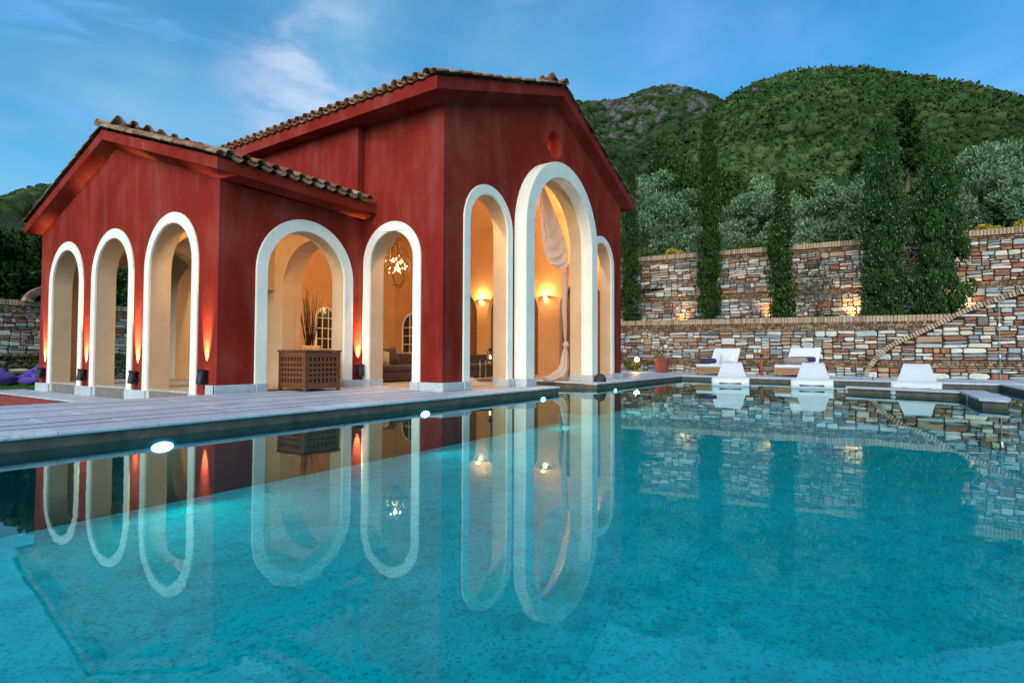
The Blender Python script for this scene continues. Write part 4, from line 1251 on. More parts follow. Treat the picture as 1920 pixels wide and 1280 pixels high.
# left background wall
wl_ = StoneWall('garden_wall', 'mixed stone garden wall with brick top beyond the lawn at far left', (1.0, 29.6), (18.0, 30.4), -.3, 3.0, 3.15, .45, 3.3, facing=(0, -1))
wl_.stones(2, wl_.L, 0, 1.0)
for v, b, dn in ((1.0, .24, False), (1.08, .12, True)): wl_.course(2, wl_.L, v, v + .072, b, .03, dn)
wl_.stones(2, wl_.L, 1.16, 2.1)
for v, b, dn in ((2.1, .24, False), (2.18, .12, True)): wl_.course(2, wl_.L, v, v + .072, b, .03, dn)
wl_.stones(2, wl_.L, 2.26, 2.78)
for v, b, dn in ((2.78, .24, False), (2.86, .12, True), (2.94, .24, False), (3.02, .12, True)): wl_.course(2, wl_.L, v, v + .072, b, .035, dn)
wl_.course(2, wl_.L, 3.10, 3.3, .11, .07)
cap(wl_); wl_.finish(250)
# brick hump rising from the garden wall
mb = MB()
for i in range(22):
    f = i / 21; a = math.pi * .95 - f * math.pi * .55
    p = Vector((9.3 + 1.1 * math.cos(a), 29.75, 3.0 + .75 * math.sin(a)))
    Mx = Matrix.Translation(p) @ Matrix.Rotation(-(a - math.pi / 2), 4, 'Y')
    mb.box(-.045, .045, -.2, .3, -.16, .12, M=Mx)
hb = mb.obj('brick_arch_end', MAT['brick'], wl_.t); hb.matrix_parent_inverse = Matrix.Translation(-wl_.inv); hb['kind'] = 'stuff'; fix_normals(hb)

# curved stair parapet in front of the lower wall
PX = 23.12
PAR = [(.14, .13), (.06, .45), (-.2, .86), (-.62, 1.26), (-1.3, 1.60), (-1.9, 1.93), (-2.46, 2.26), (-3.0, 2.50), (-3.5, 2.71), (-4.1, 2.90), (-5.0, 3.12), (-6.5, 3.35), (-8, 3.5)]
def parapet():
    t = empty('stair_parapet', 'stone stair parapet with a curving brick coping at the right end', 'stone wall', (PX, .14, .13))
    inv = Vector((PX, .14, .13))
    vs, fs, mi = prism([(y, z - .02) for y, z in PAR] + [(-8, .13)], [], (PX, 0, 0), (0, 1, 0), (0, 0, 1), (1, 0, 0), 0, .35)
    o = mesh_obj('mortar_core', [Vector(v) - inv for v in vs], fs, MAT['mortar'], t); fix_normals(o)
    def topz(y):
        for (y0, z0), (y1, z1) in zip(PAR, PAR[1:]):
            if y0 >= y >= y1: return z0 + (z1 - z0) * (y0 - y) / (y0 - y1)
        return -1
    # dense path, bricks across it
    path = []
    for (y0, z0), (y1, z1) in zip(PAR, PAR[1:]):
        for k in range(20): path.append((y0 + (y1 - y0) * k / 20, z0 + (z1 - z0) * k / 20))
    # smooth
    P_ = np.array(path)
    for _ in range(60): P_[1:-1] = (P_[:-2] + P_[1:-1] * 2 + P_[2:]) / 4
    d = np.r_[0, np.cumsum(np.linalg.norm(np.diff(P_, axis=0), axis=1))]
    s_ = 0; k = 0
    while s_ < d[-1]:
        y = np.interp(s_, d, P_[:, 0]); z = np.interp(s_, d, P_[:, 1]); y2 = np.interp(s_ + .05, d, P_[:, 0]); z2 = np.interp(s_ + .05, d, P_[:, 1])
        a = math.atan2(z2 - z, y2 - y)
        Mx = Matrix.Translation(Vector((PX, y, z)) - inv) @ Matrix.Rotation(a, 4, 'X')
        MB().box(-.14 + rng.uniform(-.015, .015), .36, -.034, .034, -.13 + rng.uniform(-.01, .01), .02 + rng.uniform(-.008, .012), M=Mx).obj('brick', MAT['coping_brick'], t) if 1 else 0
        s_ += .094; k += 1
    lwv = StoneWall.__new__(StoneWall)
    lwv.A, lwv.B = Vector((PX, .14, 0)), Vector((PX, -8, 0)); lwv.L = 8.14; lwv.u = Vector((0, -1, 0)); lwv.n = Vector((-1, 0, 0))
    lwv.z0, lwv.zA, lwv.zB, lwv.H = .13, 3.6, 3.6, 3.47; lwv.t = t; lwv.inv = Vector((PX, .14, .13)); lwv.small = MB(); lwv.bricks = MB(); lwv.big = []
    keep = lambda a, v: .13 + v < topz(.14 - a) - .09
    lwv.stones(0, 8.1, 0, .36, keep)
    for v, b, dn in ((.37, .24, False), (.45, .12, True), (.53, .24, False)): lwv.course(0, 8.1, v, v + .073, b, .03, dn, keep)
    lwv.stones(0, 8.1, .62, 3.4, keep)
    lwv.finish(250)
parapet()

# ------------------------------------------------------------------ jetty wall in the pool
def jetty():
    poly = [(15.23, .49), (14.41, -1.52), (12.0, -1.53), (11.80, -1.82), (12.3, -1.90), (15.0, -1.90), (15.53, .49)]
    t = empty('pool_divider', 'low stone topped divider wall standing in the pool at right', 'pool wall', (14.5, -1, 0))
    inv = Vector((14.5, -1, 0))
    cx = sum(p[0] for p in poly) / len(poly); cy = sum(p[1] for p in poly) / len(poly)
    vs, fs, mi = prism(poly, [], (0, 0, 0), (1, 0, 0), (0, 1, 0), (0, 0, 1), .10, -.7)
    o = mesh_obj('wall_body', [Vector(v) - inv for v in vs], fs, MAT['pwall'], t); fix_normals(o)
    o.matrix_world = Matrix.Translation(inv)
    o.parent = t; o.location = (0, 0, 0)
    big = [(14.41 + .0, -1.52), (12.0, -1.53)]
    c1 = [(15.19, .53), (14.38, -1.48), (15.02, -1.94 + .42), (15.57, .53)]
    c2 = [(14.37, -1.485), (13.2, -1.49), (13.2, -1.94), (15.0, -1.94), (15.01, -1.53)]
    c3 = [(13.194, -1.49), (12.0, -1.49), (11.75, -1.82), (12.3, -1.94), (13.194, -1.94)]
    for c in (c1, c2, c3):
        vs, fs, mi = prism(c, [], (0, 0, 0), (1, 0, 0), (0, 1, 0), (0, 0, 1), .143, .102)
        fix_normals(mesh_obj('coping_stone', [Vector(v) - inv for v in vs], fs, MAT['paving'], t))
    for p, n_ in (((14.88, -.38), (-.93, .38)), ((13.6, -1.9 + .385), (0, 1))):
        d = Vector((*n_, 0)).normalized()
        mb = MB().lathe([(0.0, .012), (.045, .010), (.06, 0)], 16); mm = d.to_track_quat('Z', 'Y').to_matrix().to_4x4(); mm.translation = Vector((*p, .055)) - inv
        mb.v = [tuple(mm @ Vector(v)) for v in mb.v]; mb.obj('inlet_cap', MAT['plastic'], t, smooth=True)
jetty()

# ------------------------------------------------------------------ pool loungers
def pool_lounger(x, y, rotz, label, first=[None]):
    if first[0] is None:
        t = empty('pool_lounger', label, 'lounger', (0, 0, 0), 0, 'white moulded loungers in the pool')
        # side profile (x along length: foot at -x towards viewer), thickness closed shape
        top = [(-.72, .05), (-.71, .17), (-.66, .245), (-.55, .262), (-.35, .235), (-.12, .20), (.05, .205), (.17, .28), (.30, .45), (.42, .62), (.47, .675), (.51, .685)]
        bot = [(.55, .67), (.50, .58), (.40, .38), (.40, .1), (.42, -.06), (-.60, -.06), (-.68, -.02)]
        prof = top + bot
        def width(z, x_): return .50 - .07 * min(1, max(0, (x_ + .15) / .25)) - (.15 * max(0, (z - .2) / .48) ** .8 if x_ > 0.0 else 0)
        n = len(prof); vs = []; fs = []; secs = [-1, -.96, -.85, -.5, 0, .5, .85, .96, 1]
        for s_ in secs:
            for x_, z_ in prof:
                w = width(z_, x_)
                shr = 1 if abs(s_) < .9 else (.985 if abs(s_) < .99 else .94)
                dip = -.018 * (1 - s_ * s_) * (1 if (x_, z_) in top[3:] else 0)
                cxm, czm = 0.0, .18
                vs.append((cxm + (x_ - cxm) * (1 if abs(s_) < .99 else .97), s_ * w, max(z_ + dip, -.06) if abs(s_) < .99 else czm + (z_ - czm) * .955))
        for j in range(len(secs) - 1):
            for i in range(n): fs.append((j * n + i, j * n + (i + 1) % n, (j + 1) * n + (i + 1) % n, (j + 1) * n + i))
        tri = tessellate_polygon([[Vector((a, b, 0)) for a, b in prof]])
        m_ = (len(secs) - 1) * n
        fs += [tuple(q) for q in tri] + [tuple(m_ + i for i in q) for q in tri]
        o = mesh_obj('seat_shell', vs, fs, MAT['plastic'], t); fix_normals(o)
        bm = bmesh.new(); bm.from_mesh(o.data)
        ed = [e for e in bm.edges if len(e.link_faces) == 2 and e.calc_face_angle(0) > R(55)]
        bmesh.ops.bevel(bm, geom=ed, offset=.022, segments=3, affect='EDGES', clamp_overlap=True); bm.to_mesh(o.data); bm.free(); smooth_angle(o, 60)
        # handle slot at the foot end: solid insert with its shade in the dark colour
        sl = [(-.27, .035), (-.30, .06), (-.27, .085), (-.2, .08), (0, .068), (.2, .08), (.27, .085), (.30, .06), (.27, .035), (.2, .04), (0, .052), (-.2, .04)]
        vs2, f2, mi2 = prism(sl, [], (-.727, 0, .02), (0, 1, 0), (0, 0, 1), (-1, 0, 0), .002, -.05)
        fix_normals(mesh_obj('hand_slot_shade', vs2, f2, simple('slot_shadow_plastic', (.05, .05, .07), .8), t))
        first[0] = t; r_ = t
    else:
        r_ = first[0].copy(); COL.objects.link(r_)
        for c in first[0].children: q = c.copy(); COL.objects.link(q); q.parent = r_
        r_['label'] = label
    r_.location = (x, y, 0); r_.rotation_euler = (0, 0, rotz)
pool_lounger(17.25, 3.5, R(9), 'white moulded lounger in the pool, leftmost, before the purple pillow daybed')
pool_lounger(17.25, 1.38, R(3), 'white moulded lounger in the pool, middle one of three')
pool_lounger(17.1, -.92, R(-4), 'white moulded lounger in the pool behind the stone divider')

# ------------------------------------------------------------------ wooden daybeds on the far deck
def daybed(x, y, rotz, label, first=[None]):
    if first[0] is None:
        t = empty('daybed', label, 'daybed', (0, 0, 0), 0, 'teak daybeds on the far deck')
        W, L = 1.12, 1.75     # x towards foot = -x
        for k, z in enumerate((.07, .15, .23)):
            for yy in (-W / 2, W / 2 - .025): MB().box(-L / 2, L / 2, yy, yy + .025, z, z + .068, c=.004).obj('slat', MAT['teak'], t)
            for xx in (-L / 2 - .026, L / 2 + .001): MB().box(xx, xx + .025, -W / 2, W / 2, z, z + .068, c=.004).obj('slat', MAT['teak'], t)
        MB().box(-L / 2 + .02, L / 2 - .02, -W / 2 + .03, W / 2 - .03, .25, .29).obj('platform', MAT['teak'], t)
        for xx in (-L / 2 + .03, L / 2 - .1):
            for yy in (-W / 2 + .03, W / 2 - .1): MB().box(xx, xx + .06, yy, yy + .06, 0, .10).obj('leg', MAT['board'], t)
        MB().box(-L / 2 + .0, .25, -W / 2 + .01, W / 2 - .01, .303, .42, c=.035).obj('mattress', MAT['white'], t)
        Mx = Matrix.Translation((.27, 0, .37)) @ Matrix.Rotation(R(-58), 4, 'Y')
        MB().box(-.0, .78, -W / 2 + .02, W / 2 - .02, -.05, .06, M=Mx, c=.035).obj('back_cushion', MAT['white'], t)
        MB().box(.02, .74, -W / 2 + .05, W / 2 - .05, -.10, -.055, M=Mx).obj('back_frame', MAT['teak'], t)
        first[0] = t; r_ = t
    else:
        r_ = first[0].copy(); COL.objects.link(r_)
        for c in first[0].children: q = c.copy(); COL.objects.link(q); q.parent = r_
        r_['label'] = label
    r_.location = (x, y, zd(4)); r_.rotation_euler = (0, 0, rotz)
daybed(22.75, 5.05, R(-14), 'teak daybed with a white mattress, left of the reddish pedestal table')
daybed(22.75, 2.25, R(-14), 'teak daybed with a white mattress, right of the reddish pedestal table')
def bolster(loc, mt, label, L=.55, rz=0, r_=.10):
    mb = MB().lathe([(.02, -L / 2), (r_ * .8, -L / 2 + .02), (r_, -L / 2 + .08), (r_ * 1.03, 0), (r_, L / 2 - .08), (r_ * .8, L / 2 - .02), (.02, L / 2)], 16)
    Mx = Matrix.Rotation(rz, 4, 'Z') @ Matrix.Rotation(R(90), 4, 'X'); mb.v = [tuple(Mx @ Vector(v)) for v in mb.v]
    o = mb.obj('bolster', mt, None, loc, smooth=True); tag(o, label, 'pillow')
bolster((22.15, 5.35, .69), MAT['navy'], 'dark purple bolster pillow on the left daybed', .68, R(-14), .10)
o = cushion('pillow', .62, .36, .16, MAT['white'], (22.75, 4.75, .80), (R(0), R(0), R(76))); tag(o, 'white pillow against the back of the left daybed', 'pillow')
bolster((22.30, 2.32, .71), MAT['taupe'], 'taupe bolster pillow on the right daybed', .80, R(-14), .12)
bolster((22.62, 2.15, .76), MAT['navy'], 'dark navy pillow behind the taupe bolster', .95, R(-14), .10)
# pedestal table
pt = empty('pedestal_table', 'reddish wooden pedestal table between the two teak daybeds', 'table', (22.9, 3.55, zd(4)))
MB().lathe([(.28, .80), (.30, .82), (.30, .86), (.28, .875)], 8).obj('tabletop', MAT['redwood'], pt)
MB().lathe([(.05, 0), (.06, .3), (.045, .6), (.06, .797)], 12).obj('pedestal', MAT['redwood'], pt, smooth=True)
MB().box(-.2, .2, -.04, .04, 0, .05).box(-.04, .04, -.2, .2, .051, .09).obj('foot', MAT['redwood'], pt)
tr_ = MB().box(-.12, .16, -.14, .14, 0, .09, c=.01).obj('wooden_bowl', MAT['redwood'], None, (22.95, 3.42, zd(4) + .877)); tag(tr_, 'small square wooden bowl on the pedestal table', 'bowl')

# planter pot with plant
pp = empty('potted_plant', 'terracotta pot with sparse flowering plant by the wall, beside the round lamp', 'potted plant', (23.55, 7.62, zd(8)))
MB().lathe([(.20, 0), (.23, .02), (.31, .50), (.345, .51), (.35, .60), (.32, .61), (.30, .54)], 22).obj('pot', MAT['terracotta'], pp, smooth=False)
bushm = None
LEAFG = mat_leaf('plant_leaf', (.03, .06, .02), (.06, .11, .03), (.12, .17, .06))
n = 320; a = nrg.uniform(0, 6.28, n); rr = nrg.uniform(0, .38, n); cc = np.column_stack([rr * np.cos(a), rr * np.sin(a) + .1, .6 + nrg.uniform(0, .38, n)]); d = rand_unit(n)
quads('foliage', cc, d * .03, perp(d) * .016, LEAFG, pp)
cc = np.column_stack([nrg.uniform(-.2, .2, 14), nrg.uniform(-.3, .4, 14), .75 + nrg.uniform(0, .3, 14)]); d = rand_unit(14)
quads('flower', cc, d * .03, perp(d) * .03, simple('white_petal', (.8, .8, .78), .6), pp)
# globe lamp in a bush
gl = empty('garden_lamp', 'glowing round garden lamp in the bush beside the villa corner', 'lamp', (23.2, 8.62, zd(8)))
MB().lathe([(.03, 0), (.02, .05), (.02, .44)], 10).obj('post', MAT['iron'], gl)
MB().lathe([(.03, .44), (.09, .49), (.105, .54), (.09, .60), (.03, .64)], 16).obj('globe', mat_emit('globe_glow', (1, .66, .28), 7), gl, smooth=True)
point('lamp_light', (-.16, 0, .56), 14, WARM, .08, gl)
def bush(name, label, loc, size, n, mt, leaf=.04, cat='bush', blobs=7, asp=.45, group=None, clump=.45):
    cs_ = rand_unit(blobs) * nrg.uniform(.2, .62, (blobs, 1)); 
    k = nrg.integers(0, blobs, n); d = rand_unit(n)
    rad = clump * nrg.uniform(.45, 1.0, (n, 1)) ** .5
    c = (cs_[k] + d * rad) * np.array(size)
    c[:, 2] += size[2] * .8
    c = c[c[:, 2] > 0.0]; d = rand_unit(len(c))
    s_ = nrg.uniform(.6, 1.3, (len(c), 1)) * leaf
    o = quads(name, c, d * s_, perp(d) * s_ * asp, mt); o.location = loc; tag(o, label, cat, group); return o
DARKG = mat_leaf('dark_bush_leaf', (.012, .026, .008), (.03, .055, .015), (.07, .10, .03))
bush('bush', 'dark green bush around the glowing round lamp at the villa corner', (23.45, 9.0, .15), (.35, .55, .32), 1500, mat_leaf('lamp_bush_leaf', (.025, .045, .012), (.06, .085, .025), (.12, .14, .04)), .05)

for (bx, by, lb_) in ((25.6, 4.7, 'small dark bush on the terrace beside the bare climber'), (25.5, 1.6, 'small bush on the terrace under the leafy climber'), (25.0, -1.25, 'dark bush filling the gap between the two wide cypresses'), (24.9, -3.3, 'dark bush on the terrace right of the last cypress')):
    bush('bush', lb_, (bx, by, 2.15), (.35, .55, .35), 1500, DARKG, .045, group='bushes on the planting terrace')
# outdoor shower
sh = empty('outdoor_shower', 'thin chrome outdoor shower pole by the right stone wall', 'shower', (23.0, -3.38, .13))
MB().tube([(0, 0, 0), (0, 0, 2.85)], .012, 8).obj('pole', MAT['chrome'], sh)
MB().tube([(0, 0, 2.84), (-.12, 0, 2.9), (-.2, 0, 2.86)], .010, 8).obj('arm', MAT['chrome'], sh)
MB().lathe([(.03, 2.80), (.06, 2.83), (.02, 2.87)], 14, 0, (-.2, 0, 0)).obj('shower_head', MAT['chrome'], sh)
MB().box(-.06, .02, -.03, .03, 1.70, 1.78, c=.008).box(-.05, .02, -.02, .02, .72, .78, c=.006).obj('tap', MAT['chrome'], sh)

# wall washers on the terrace
for i, (x, y, e) in enumerate(((26.35, 7.62, 60), (26.1, 3.75, 70), (25.95, .62, 80), (25.75, -2.85, 50))):
    lbl = ['small uplight on the terrace left of the tallest cypress', 'small uplight half hidden behind the second cypress', 'small uplight left of the widest cypress pair', 'small uplight right of the rightmost cypress'][i]
    t = empty('terrace_uplight', lbl, 'spotlight', (x, y, 2.18), 0, 'uplights washing the upper stone wall')
    MB().lathe([(.05, 0), (.06, .02), (.06, .13), (.045, .13), (.03, .06)], 14).obj('lamp_can', MAT['dark'], t)
    MB().lathe([(0, .11), (.042, .11)], 12, cap=False).obj('lens', mat_emit('washer_lens', (1, .6, .25), 20), t)
    spot('lamp_light', (.05, 0, .17), (.42, 0, 1), e, (1, .50, .17), R(80), .9, .04, t)

# ------------------------------------------------------------------ trees
def cypress(x, y, z0, h, r, n, label, mt, cones=90, seed=0, lean=0.0):
    t = empty('cypress', label, 'cypress tree', (x, y, z0), 0, 'cypress trees')
    rs = np.random.default_rng(seed)
    MB().tube([(0, 0, -.1), (0, 0, h * .3), (lean * h * .5, 0, h * .9)], [.05, .04, .02], 8).obj('trunk', MAT['bark'], t)
    # flame shaped clumps
    n = int(n * 1.35); nc = int(230 * h / 7)
    zc = rs.uniform(.02, .97, nc) * h; ac = rs.uniform(0, 6.283, nc)
    def prof(z):
        f = z / h; return r * np.clip(np.minimum(1.0, .72 + f * 2.4) * (1 - f ** 3.2) ** .75, 0.04, 1) * (1 + .12 * np.sin(f * 21 + seed) + .09 * np.sin(f * 47 + seed * 2))
    rc = prof(zc) * rs.uniform(.10, .86, nc) * np.where(rs.random(nc) < .12, 1.25, 1)
    cc = np.column_stack([rc * np.cos(ac), rc * np.sin(ac), zc]); cs_ = rs.uniform(.10, .20, nc) * (.6 + .8 * r)
    k = rs.integers(0, nc, n); d = rs.normal(size=(n, 3)); d /= np.linalg.norm(d, axis=1)[:, None]
    rad = cs_[k][:, None] * rs.uniform(.4, 1.05, (n, 1)) ** .5
    p = cc[k] + d * rad * np.array([1, 1, 2.0])
    # tip plume
    p[:, 2] = np.clip(p[:, 2], .02, h * 1.02)
    p[:, 0] += lean * p[:, 2]
    up = np.column_stack([d[:, 0] * .45, d[:, 1] * .45, np.ones(n)]) + rs.normal(0, .25, (n, 3)); up /= np.linalg.norm(up, axis=1)[:, None]
    s_ = rs.uniform(.6, 1.4, (n, 1)) * .056
    sd = np.cross(up, rs.normal(size=(n, 3))); sd /= np.linalg.norm(sd, axis=1)[:, None]
    quads('crown', p, up * s_, sd * s_ * .42, mt, t)
    if cones:
        m_ = cones; z = rs.uniform(.05, .85, m_) * h; a = rs.uniform(0, 6.283, m_); rr = prof(z) * rs.uniform(.95, 1.12, m_)
        mb = MB()
        for i in range(m_): mb.lathe([(.004, -.018), (.02, 0), (.004, .018)], 5, 0, (rr[i] * math.cos(a[i]) + lean * z[i], rr[i] * math.sin(a[i]), z[i]))
        o = mb.obj('cones', simple('pale_cone', (.45, .46, .40), .6), t); o['kind'] = 'stuff'
CYP = mat_leaf('cypress_leaf', (.010, .025, .007), (.023, .050, .012), (.060, .095, .024), 1.6)
CYP2 = mat_leaf('cypress_leaf_bluish', (.010, .030, .009), (.024, .062, .018), (.065, .12, .035), 1.6)
cypress(25.5, 6.07, 2.15, 9.8, .56, 26000, 'tallest slim cypress with a narrow double tip', CYP, 40, 1, -.004)
cypress(25.3, 3.08, 2.15, 6.5, .52, 20000, 'shorter slim cypress dotted with pale cones', CYP, 230, 2)
cypress(25.0, -.42, 2.15, 7.7, .88, 36000, 'wide full cypress with pale cones, third from the left', CYP2, 260, 3)
cypress(24.95, -2.05, 2.15, 6.4, .92, 34000, 'broad dark cypress at the right end of the row', CYP2, 110, 4)
cypress(25.4, 9.75, 2.15, 8.2, .55, 16000, 'dark cypress right against the villa corner', CYP, 20, 5)

def tree(name, label, cat, loc, H, crown, n, mt, leaf, asp, blobs=26, trunk=.14, seed=0, group=None, cl=.33, base=.30, droop=0):
    rs = np.random.default_rng(seed)
    t = empty(name, label, cat, loc, 0, group)
    cz = H * (base + (1 - base) / 2); ch_ = H * (1 - base) / 2
    # trunk and limbs
    mb = MB(); mb.tube([(0, 0, -.3), (.05, .03, H * base * .6), (0, .08, H * base * 1.2)], [trunk * 1.3, trunk, trunk * .8], 8)
    u_ = rs.normal(size=(blobs, 3)); u_ /= np.linalg.norm(u_, axis=1)[:, None]; u_[:, 2] = (np.abs(u_[:, 2]) * 1.1 - .35) if base > .05 else u_[:, 2] * .85
    bc = u_ * rs.uniform(.45, .80, (blobs, 1)) * np.array([crown, crown, ch_]) + np.array([0, 0, cz])
    for i in range(0, blobs, 3):
        e = bc[i]; mb.tube([(0, .08, H * base * 1.1), (e[0] * .45, e[1] * .45, H * base * 1.1 + (e[2] - H * base * 1.1) * .6), tuple(e)], [trunk * .55, trunk * .32, trunk * .1], 6)
    mb.obj('trunk', MAT['bark'], t, smooth=True)
    k = rs.integers(0, blobs, n); d = rs.normal(size=(n, 3)); d /= np.linalg.norm(d, axis=1)[:, None]
    bs = rs.uniform(.7, 1.25, blobs)
    rad = cl * bs[k][:, None] * rs.uniform(.35, 1.0, (n, 1)) ** .45 * (1 + .25 * np.sin(d[:, :1] * 7 + k[:, None]))
    p = bc[k] + d * rad * np.array([crown, crown, crown * .8])
    dd = d + rs.normal(0, .6, (n, 3)); dd[:, 2] += .5; dd /= np.linalg.norm(dd, axis=1)[:, None]
    s_ = rs.uniform(.6, 1.35, (n, 1)) * leaf
    sd = np.cross(dd, rs.normal(size=(n, 3))); sd /= np.linalg.norm(sd, axis=1)[:, None]
    quads('crown', p, dd * s_, sd * s_ * asp, mt, t)
OLV = mat_leaf('olive_leaf', (.045, .09, .042), (.13, .21, .11), (.30, .41, .24), .9)
OLV2 = mat_leaf('olive_leaf_dark', (.032, .07, .030), (.09, .155, .075), (.22, .32, .17), .9)
BRD = mat_leaf('broad_leaf', (.010, .028, .007), (.028, .062, .014), (.075, .13, .03), .8)
olives = [((30.5, 10.4), 9.0, 2.3, 'large grey olive tree beside the villa roof corner'), ((30.5, 8.3), 6.8, 1.9, 'grey olive tree just left of the tallest cypress'),
          ((30.8, 4.6), 7.4, 1.9, 'pale olive tree between the two slim cypresses'), ((32, 1.9), 7.0, 1.9, 'olive tree right of the shorter slim cypress'),
          ((31.5, .5), 7.4, 1.8, 'olive tree left of the widest cypress'), ((30.8, -4.0), 7.4, 2.0, 'olive tree right of the rightmost cypress'),
          ((32.5, -6.2), 8.2, 2.3, 'bluish olive tree at the right edge above the wall'), ((33.5, 6.3), 7.2, 2.0, 'small olive tree behind the tallest cypress'),
          ((29.6, 6.9), 4.6, 1.7, 'low olive crown over the wall just left of the tallest cypress'), ((29.6, 3.4), 4.8, 1.6, 'low olive crown behind the shorter slim cypress'), ((29.5, -1.5), 4.6, 1.5, 'low olive crown between the two wide cypresses'), ((29.8, -5.3), 5.0, 1.7, 'low olive crown over the wall near the right edge'), ((30.2, 12.2), 6.2, 1.7, 'olive crown half hidden behind the villa eave')]
for i, ((x, y), H, c, lb) in enumerate(olives):
    tree('olive_tree', lb, 'olive tree', (x, y, 4.0), H, c, 26000, OLV if i % 3 != 1 else OLV2, .085, .32, 44, .13, 20 + i, 'olive trees above the upper wall', .27, .0)
darks = [((36, 11.2), 11.5, 2.9, 'dark broadleaf tree rising behind the olives left of the tall cypress'), ((38, 8.4), 10.5, 2.6, 'dark green tree just behind the tallest cypress'),
         ((40, 3.5), 8.0, 3.0, 'dark shrubby tree behind the pale olive'), ((42, -.5), 7.5, 3.0, 'dark tree behind the olive left of the wide cypress'), ((38, -7.5), 8.0, 3.0, 'dark green tree behind the right edge olives'), ((43, -4), 7.5, 3.2, 'dark rounded tree far behind the right cypresses')]
for i, ((x, y), H, c, lb) in enumerate(darks):
    tree('broadleaf_tree', lb, 'tree', (x, y, 5.2), H, c, 15000, BRD, .095, .6, 26, .2, 50 + i, 'dark trees behind the olives', .32, .1)
# conifer between the right cypresses
def conifer(loc, H, rbase, n, label, seed):
    rs = np.random.default_rng(seed); t = empty('conifer', label, 'conifer', loc)
    MB().tube([(0, 0, -.3), (0, 0, H)], [.2, .02], 8).obj('trunk', MAT['bark'], t)
    nb = 120; zb = rs.uniform(.1, .98, nb) ** .9 * H; ab = rs.uniform(0, 6.283, nb); lb_ = rbase * (1 - zb / H) ** .8 * rs.uniform(.6, 1.1, nb) + .15
    k = rs.integers(0, nb, n); f = rs.uniform(.1, 1, n) ** .7
    p = np.column_stack([np.cos(ab[k]) * lb_[k] * f, np.sin(ab[k]) * lb_[k] * f, zb[k] - .10 * lb_[k] * f + .15 * f]) + rs.normal(0, .10, (n, 3)) * np.array([1, 1, .7])
    d = np.column_stack([np.cos(ab[k]), np.sin(ab[k]), np.full(n, .3)]) + rs.normal(0, .5, (n, 3)); d /= np.linalg.norm(d, axis=1)[:, None]
    sd = np.cross(d, rs.normal(size=(n, 3))); sd /= np.linalg.norm(sd, axis=1)[:, None]; s_ = rs.uniform(.6, 1.3, (n, 1)) * .085
    quads('crown', p, d * s_, sd * s_ * .35, mat_leaf('conifer_needles', (.010, .026, .008), (.026, .052, .012), (.07, .10, .025), 1.2), t)
conifer((31, -1.45, 4.5), 8.2, 1.7, 20000, 'dark conifer rising between the two right cypresses', 9)
conifer((34, .3, 5.0), 6.6, 1.5, 14000, 'smaller conifer behind the wide cypress', 10)
# shrubs and yellow flowers along the top of the upper wall
FLW = mat_leaf('yellow_flower', (.10, .12, .02), (.30, .26, .03), (.62, .48, .05), 2.5)
HDG = mat_leaf('hedge_leaf', (.02, .045, .012), (.05, .09, .02), (.11, .16, .04), 2)
for i, (y, s_, mt, lb) in enumerate(((8.35, .8, FLW, 'yellow flowering shrub on the wall left of the tallest cypress'), (9.8, .9, HDG, 'green shrub on the wall beside the villa'),
        (4.9, 1.1, HDG, 'low green shrub on the wall between the slim cypresses'), (3.9, .9, HDG, 'green shrub on the wall just left of the shorter cypress'),
        (-1.25, .6, FLW, 'yellowish shrub on the wall between the two wide cypresses'), (-3.7, .55, FLW, 'yellow flowering shrub on the wall right of the cypress row'), (-4.75, .55, FLW, 'yellow flowering shrub at the right edge of the picture'),
        (1.6, .8, HDG, 'green shrub on the wall right of the shorter cypress'))):
    bush('shrub', lb, (27.0 + (y + 8) * .04, y, 5.28 + .028 * (y + 8.5)), (.5, s_, .30), 2600, mt, .045, 'shrub', 9, .6, 'shrubs along the top of the upper wall')
# bare climbing plants on the upper wall
def climber(y, z0, h, lb, seed, leaves=False):
    rs = random.Random(seed); xw = 25.98 + (y + 8.5) * .049
    t = empty('climbing_plant', lb, 'climber', (xw - .12, y, z0))
    mb = MB()
    mb.tube([(0, 0, 0), (-.02, .03, h * .35), (0, 0, h * .5)], [.035, .028, .022], 6)
    for k in range(46):
        a = rs.uniform(-1.2, 1.2); st = rs.uniform(.3, .6) * h; L = rs.uniform(.3, .6) * h
        pts = [(0, 0, st)]
        for i in range(1, 6):
            f = i / 5; pts.append((rs.uniform(-.05, .03), math.sin(a) * L * f + rs.uniform(-.05, .05), st + math.cos(a) * L * f * .8 + rs.uniform(-.04, .04)))
        mb.tube(pts, [.012, .010, .008, .006, .004, .003], 4)
    mb.obj('stems', simple('grey_stem', (.16, .12, .12), .9), t)
    if leaves:
        n = 1100; g = np.random.default_rng(seed); p = np.column_stack([g.uniform(-.15, 0, n), g.normal(0, .38, n), g.uniform(.2, 1.1, n) * h]); d = rand_unit(n)
        quads('foliage', p, d * .035, perp(d) * .02, mat_leaf('sparse_leaf', (.03, .035, .015), (.06, .06, .03), (.09, .10, .05)), t)
climber(4.55, 2.17, 2.5, 'bare grey climber on the upper wall left of the shorter cypress', 1)
climber(1.95, 2.17, 2.6, 'sparse leafy climber on the upper wall between second and third cypress', 2, True)

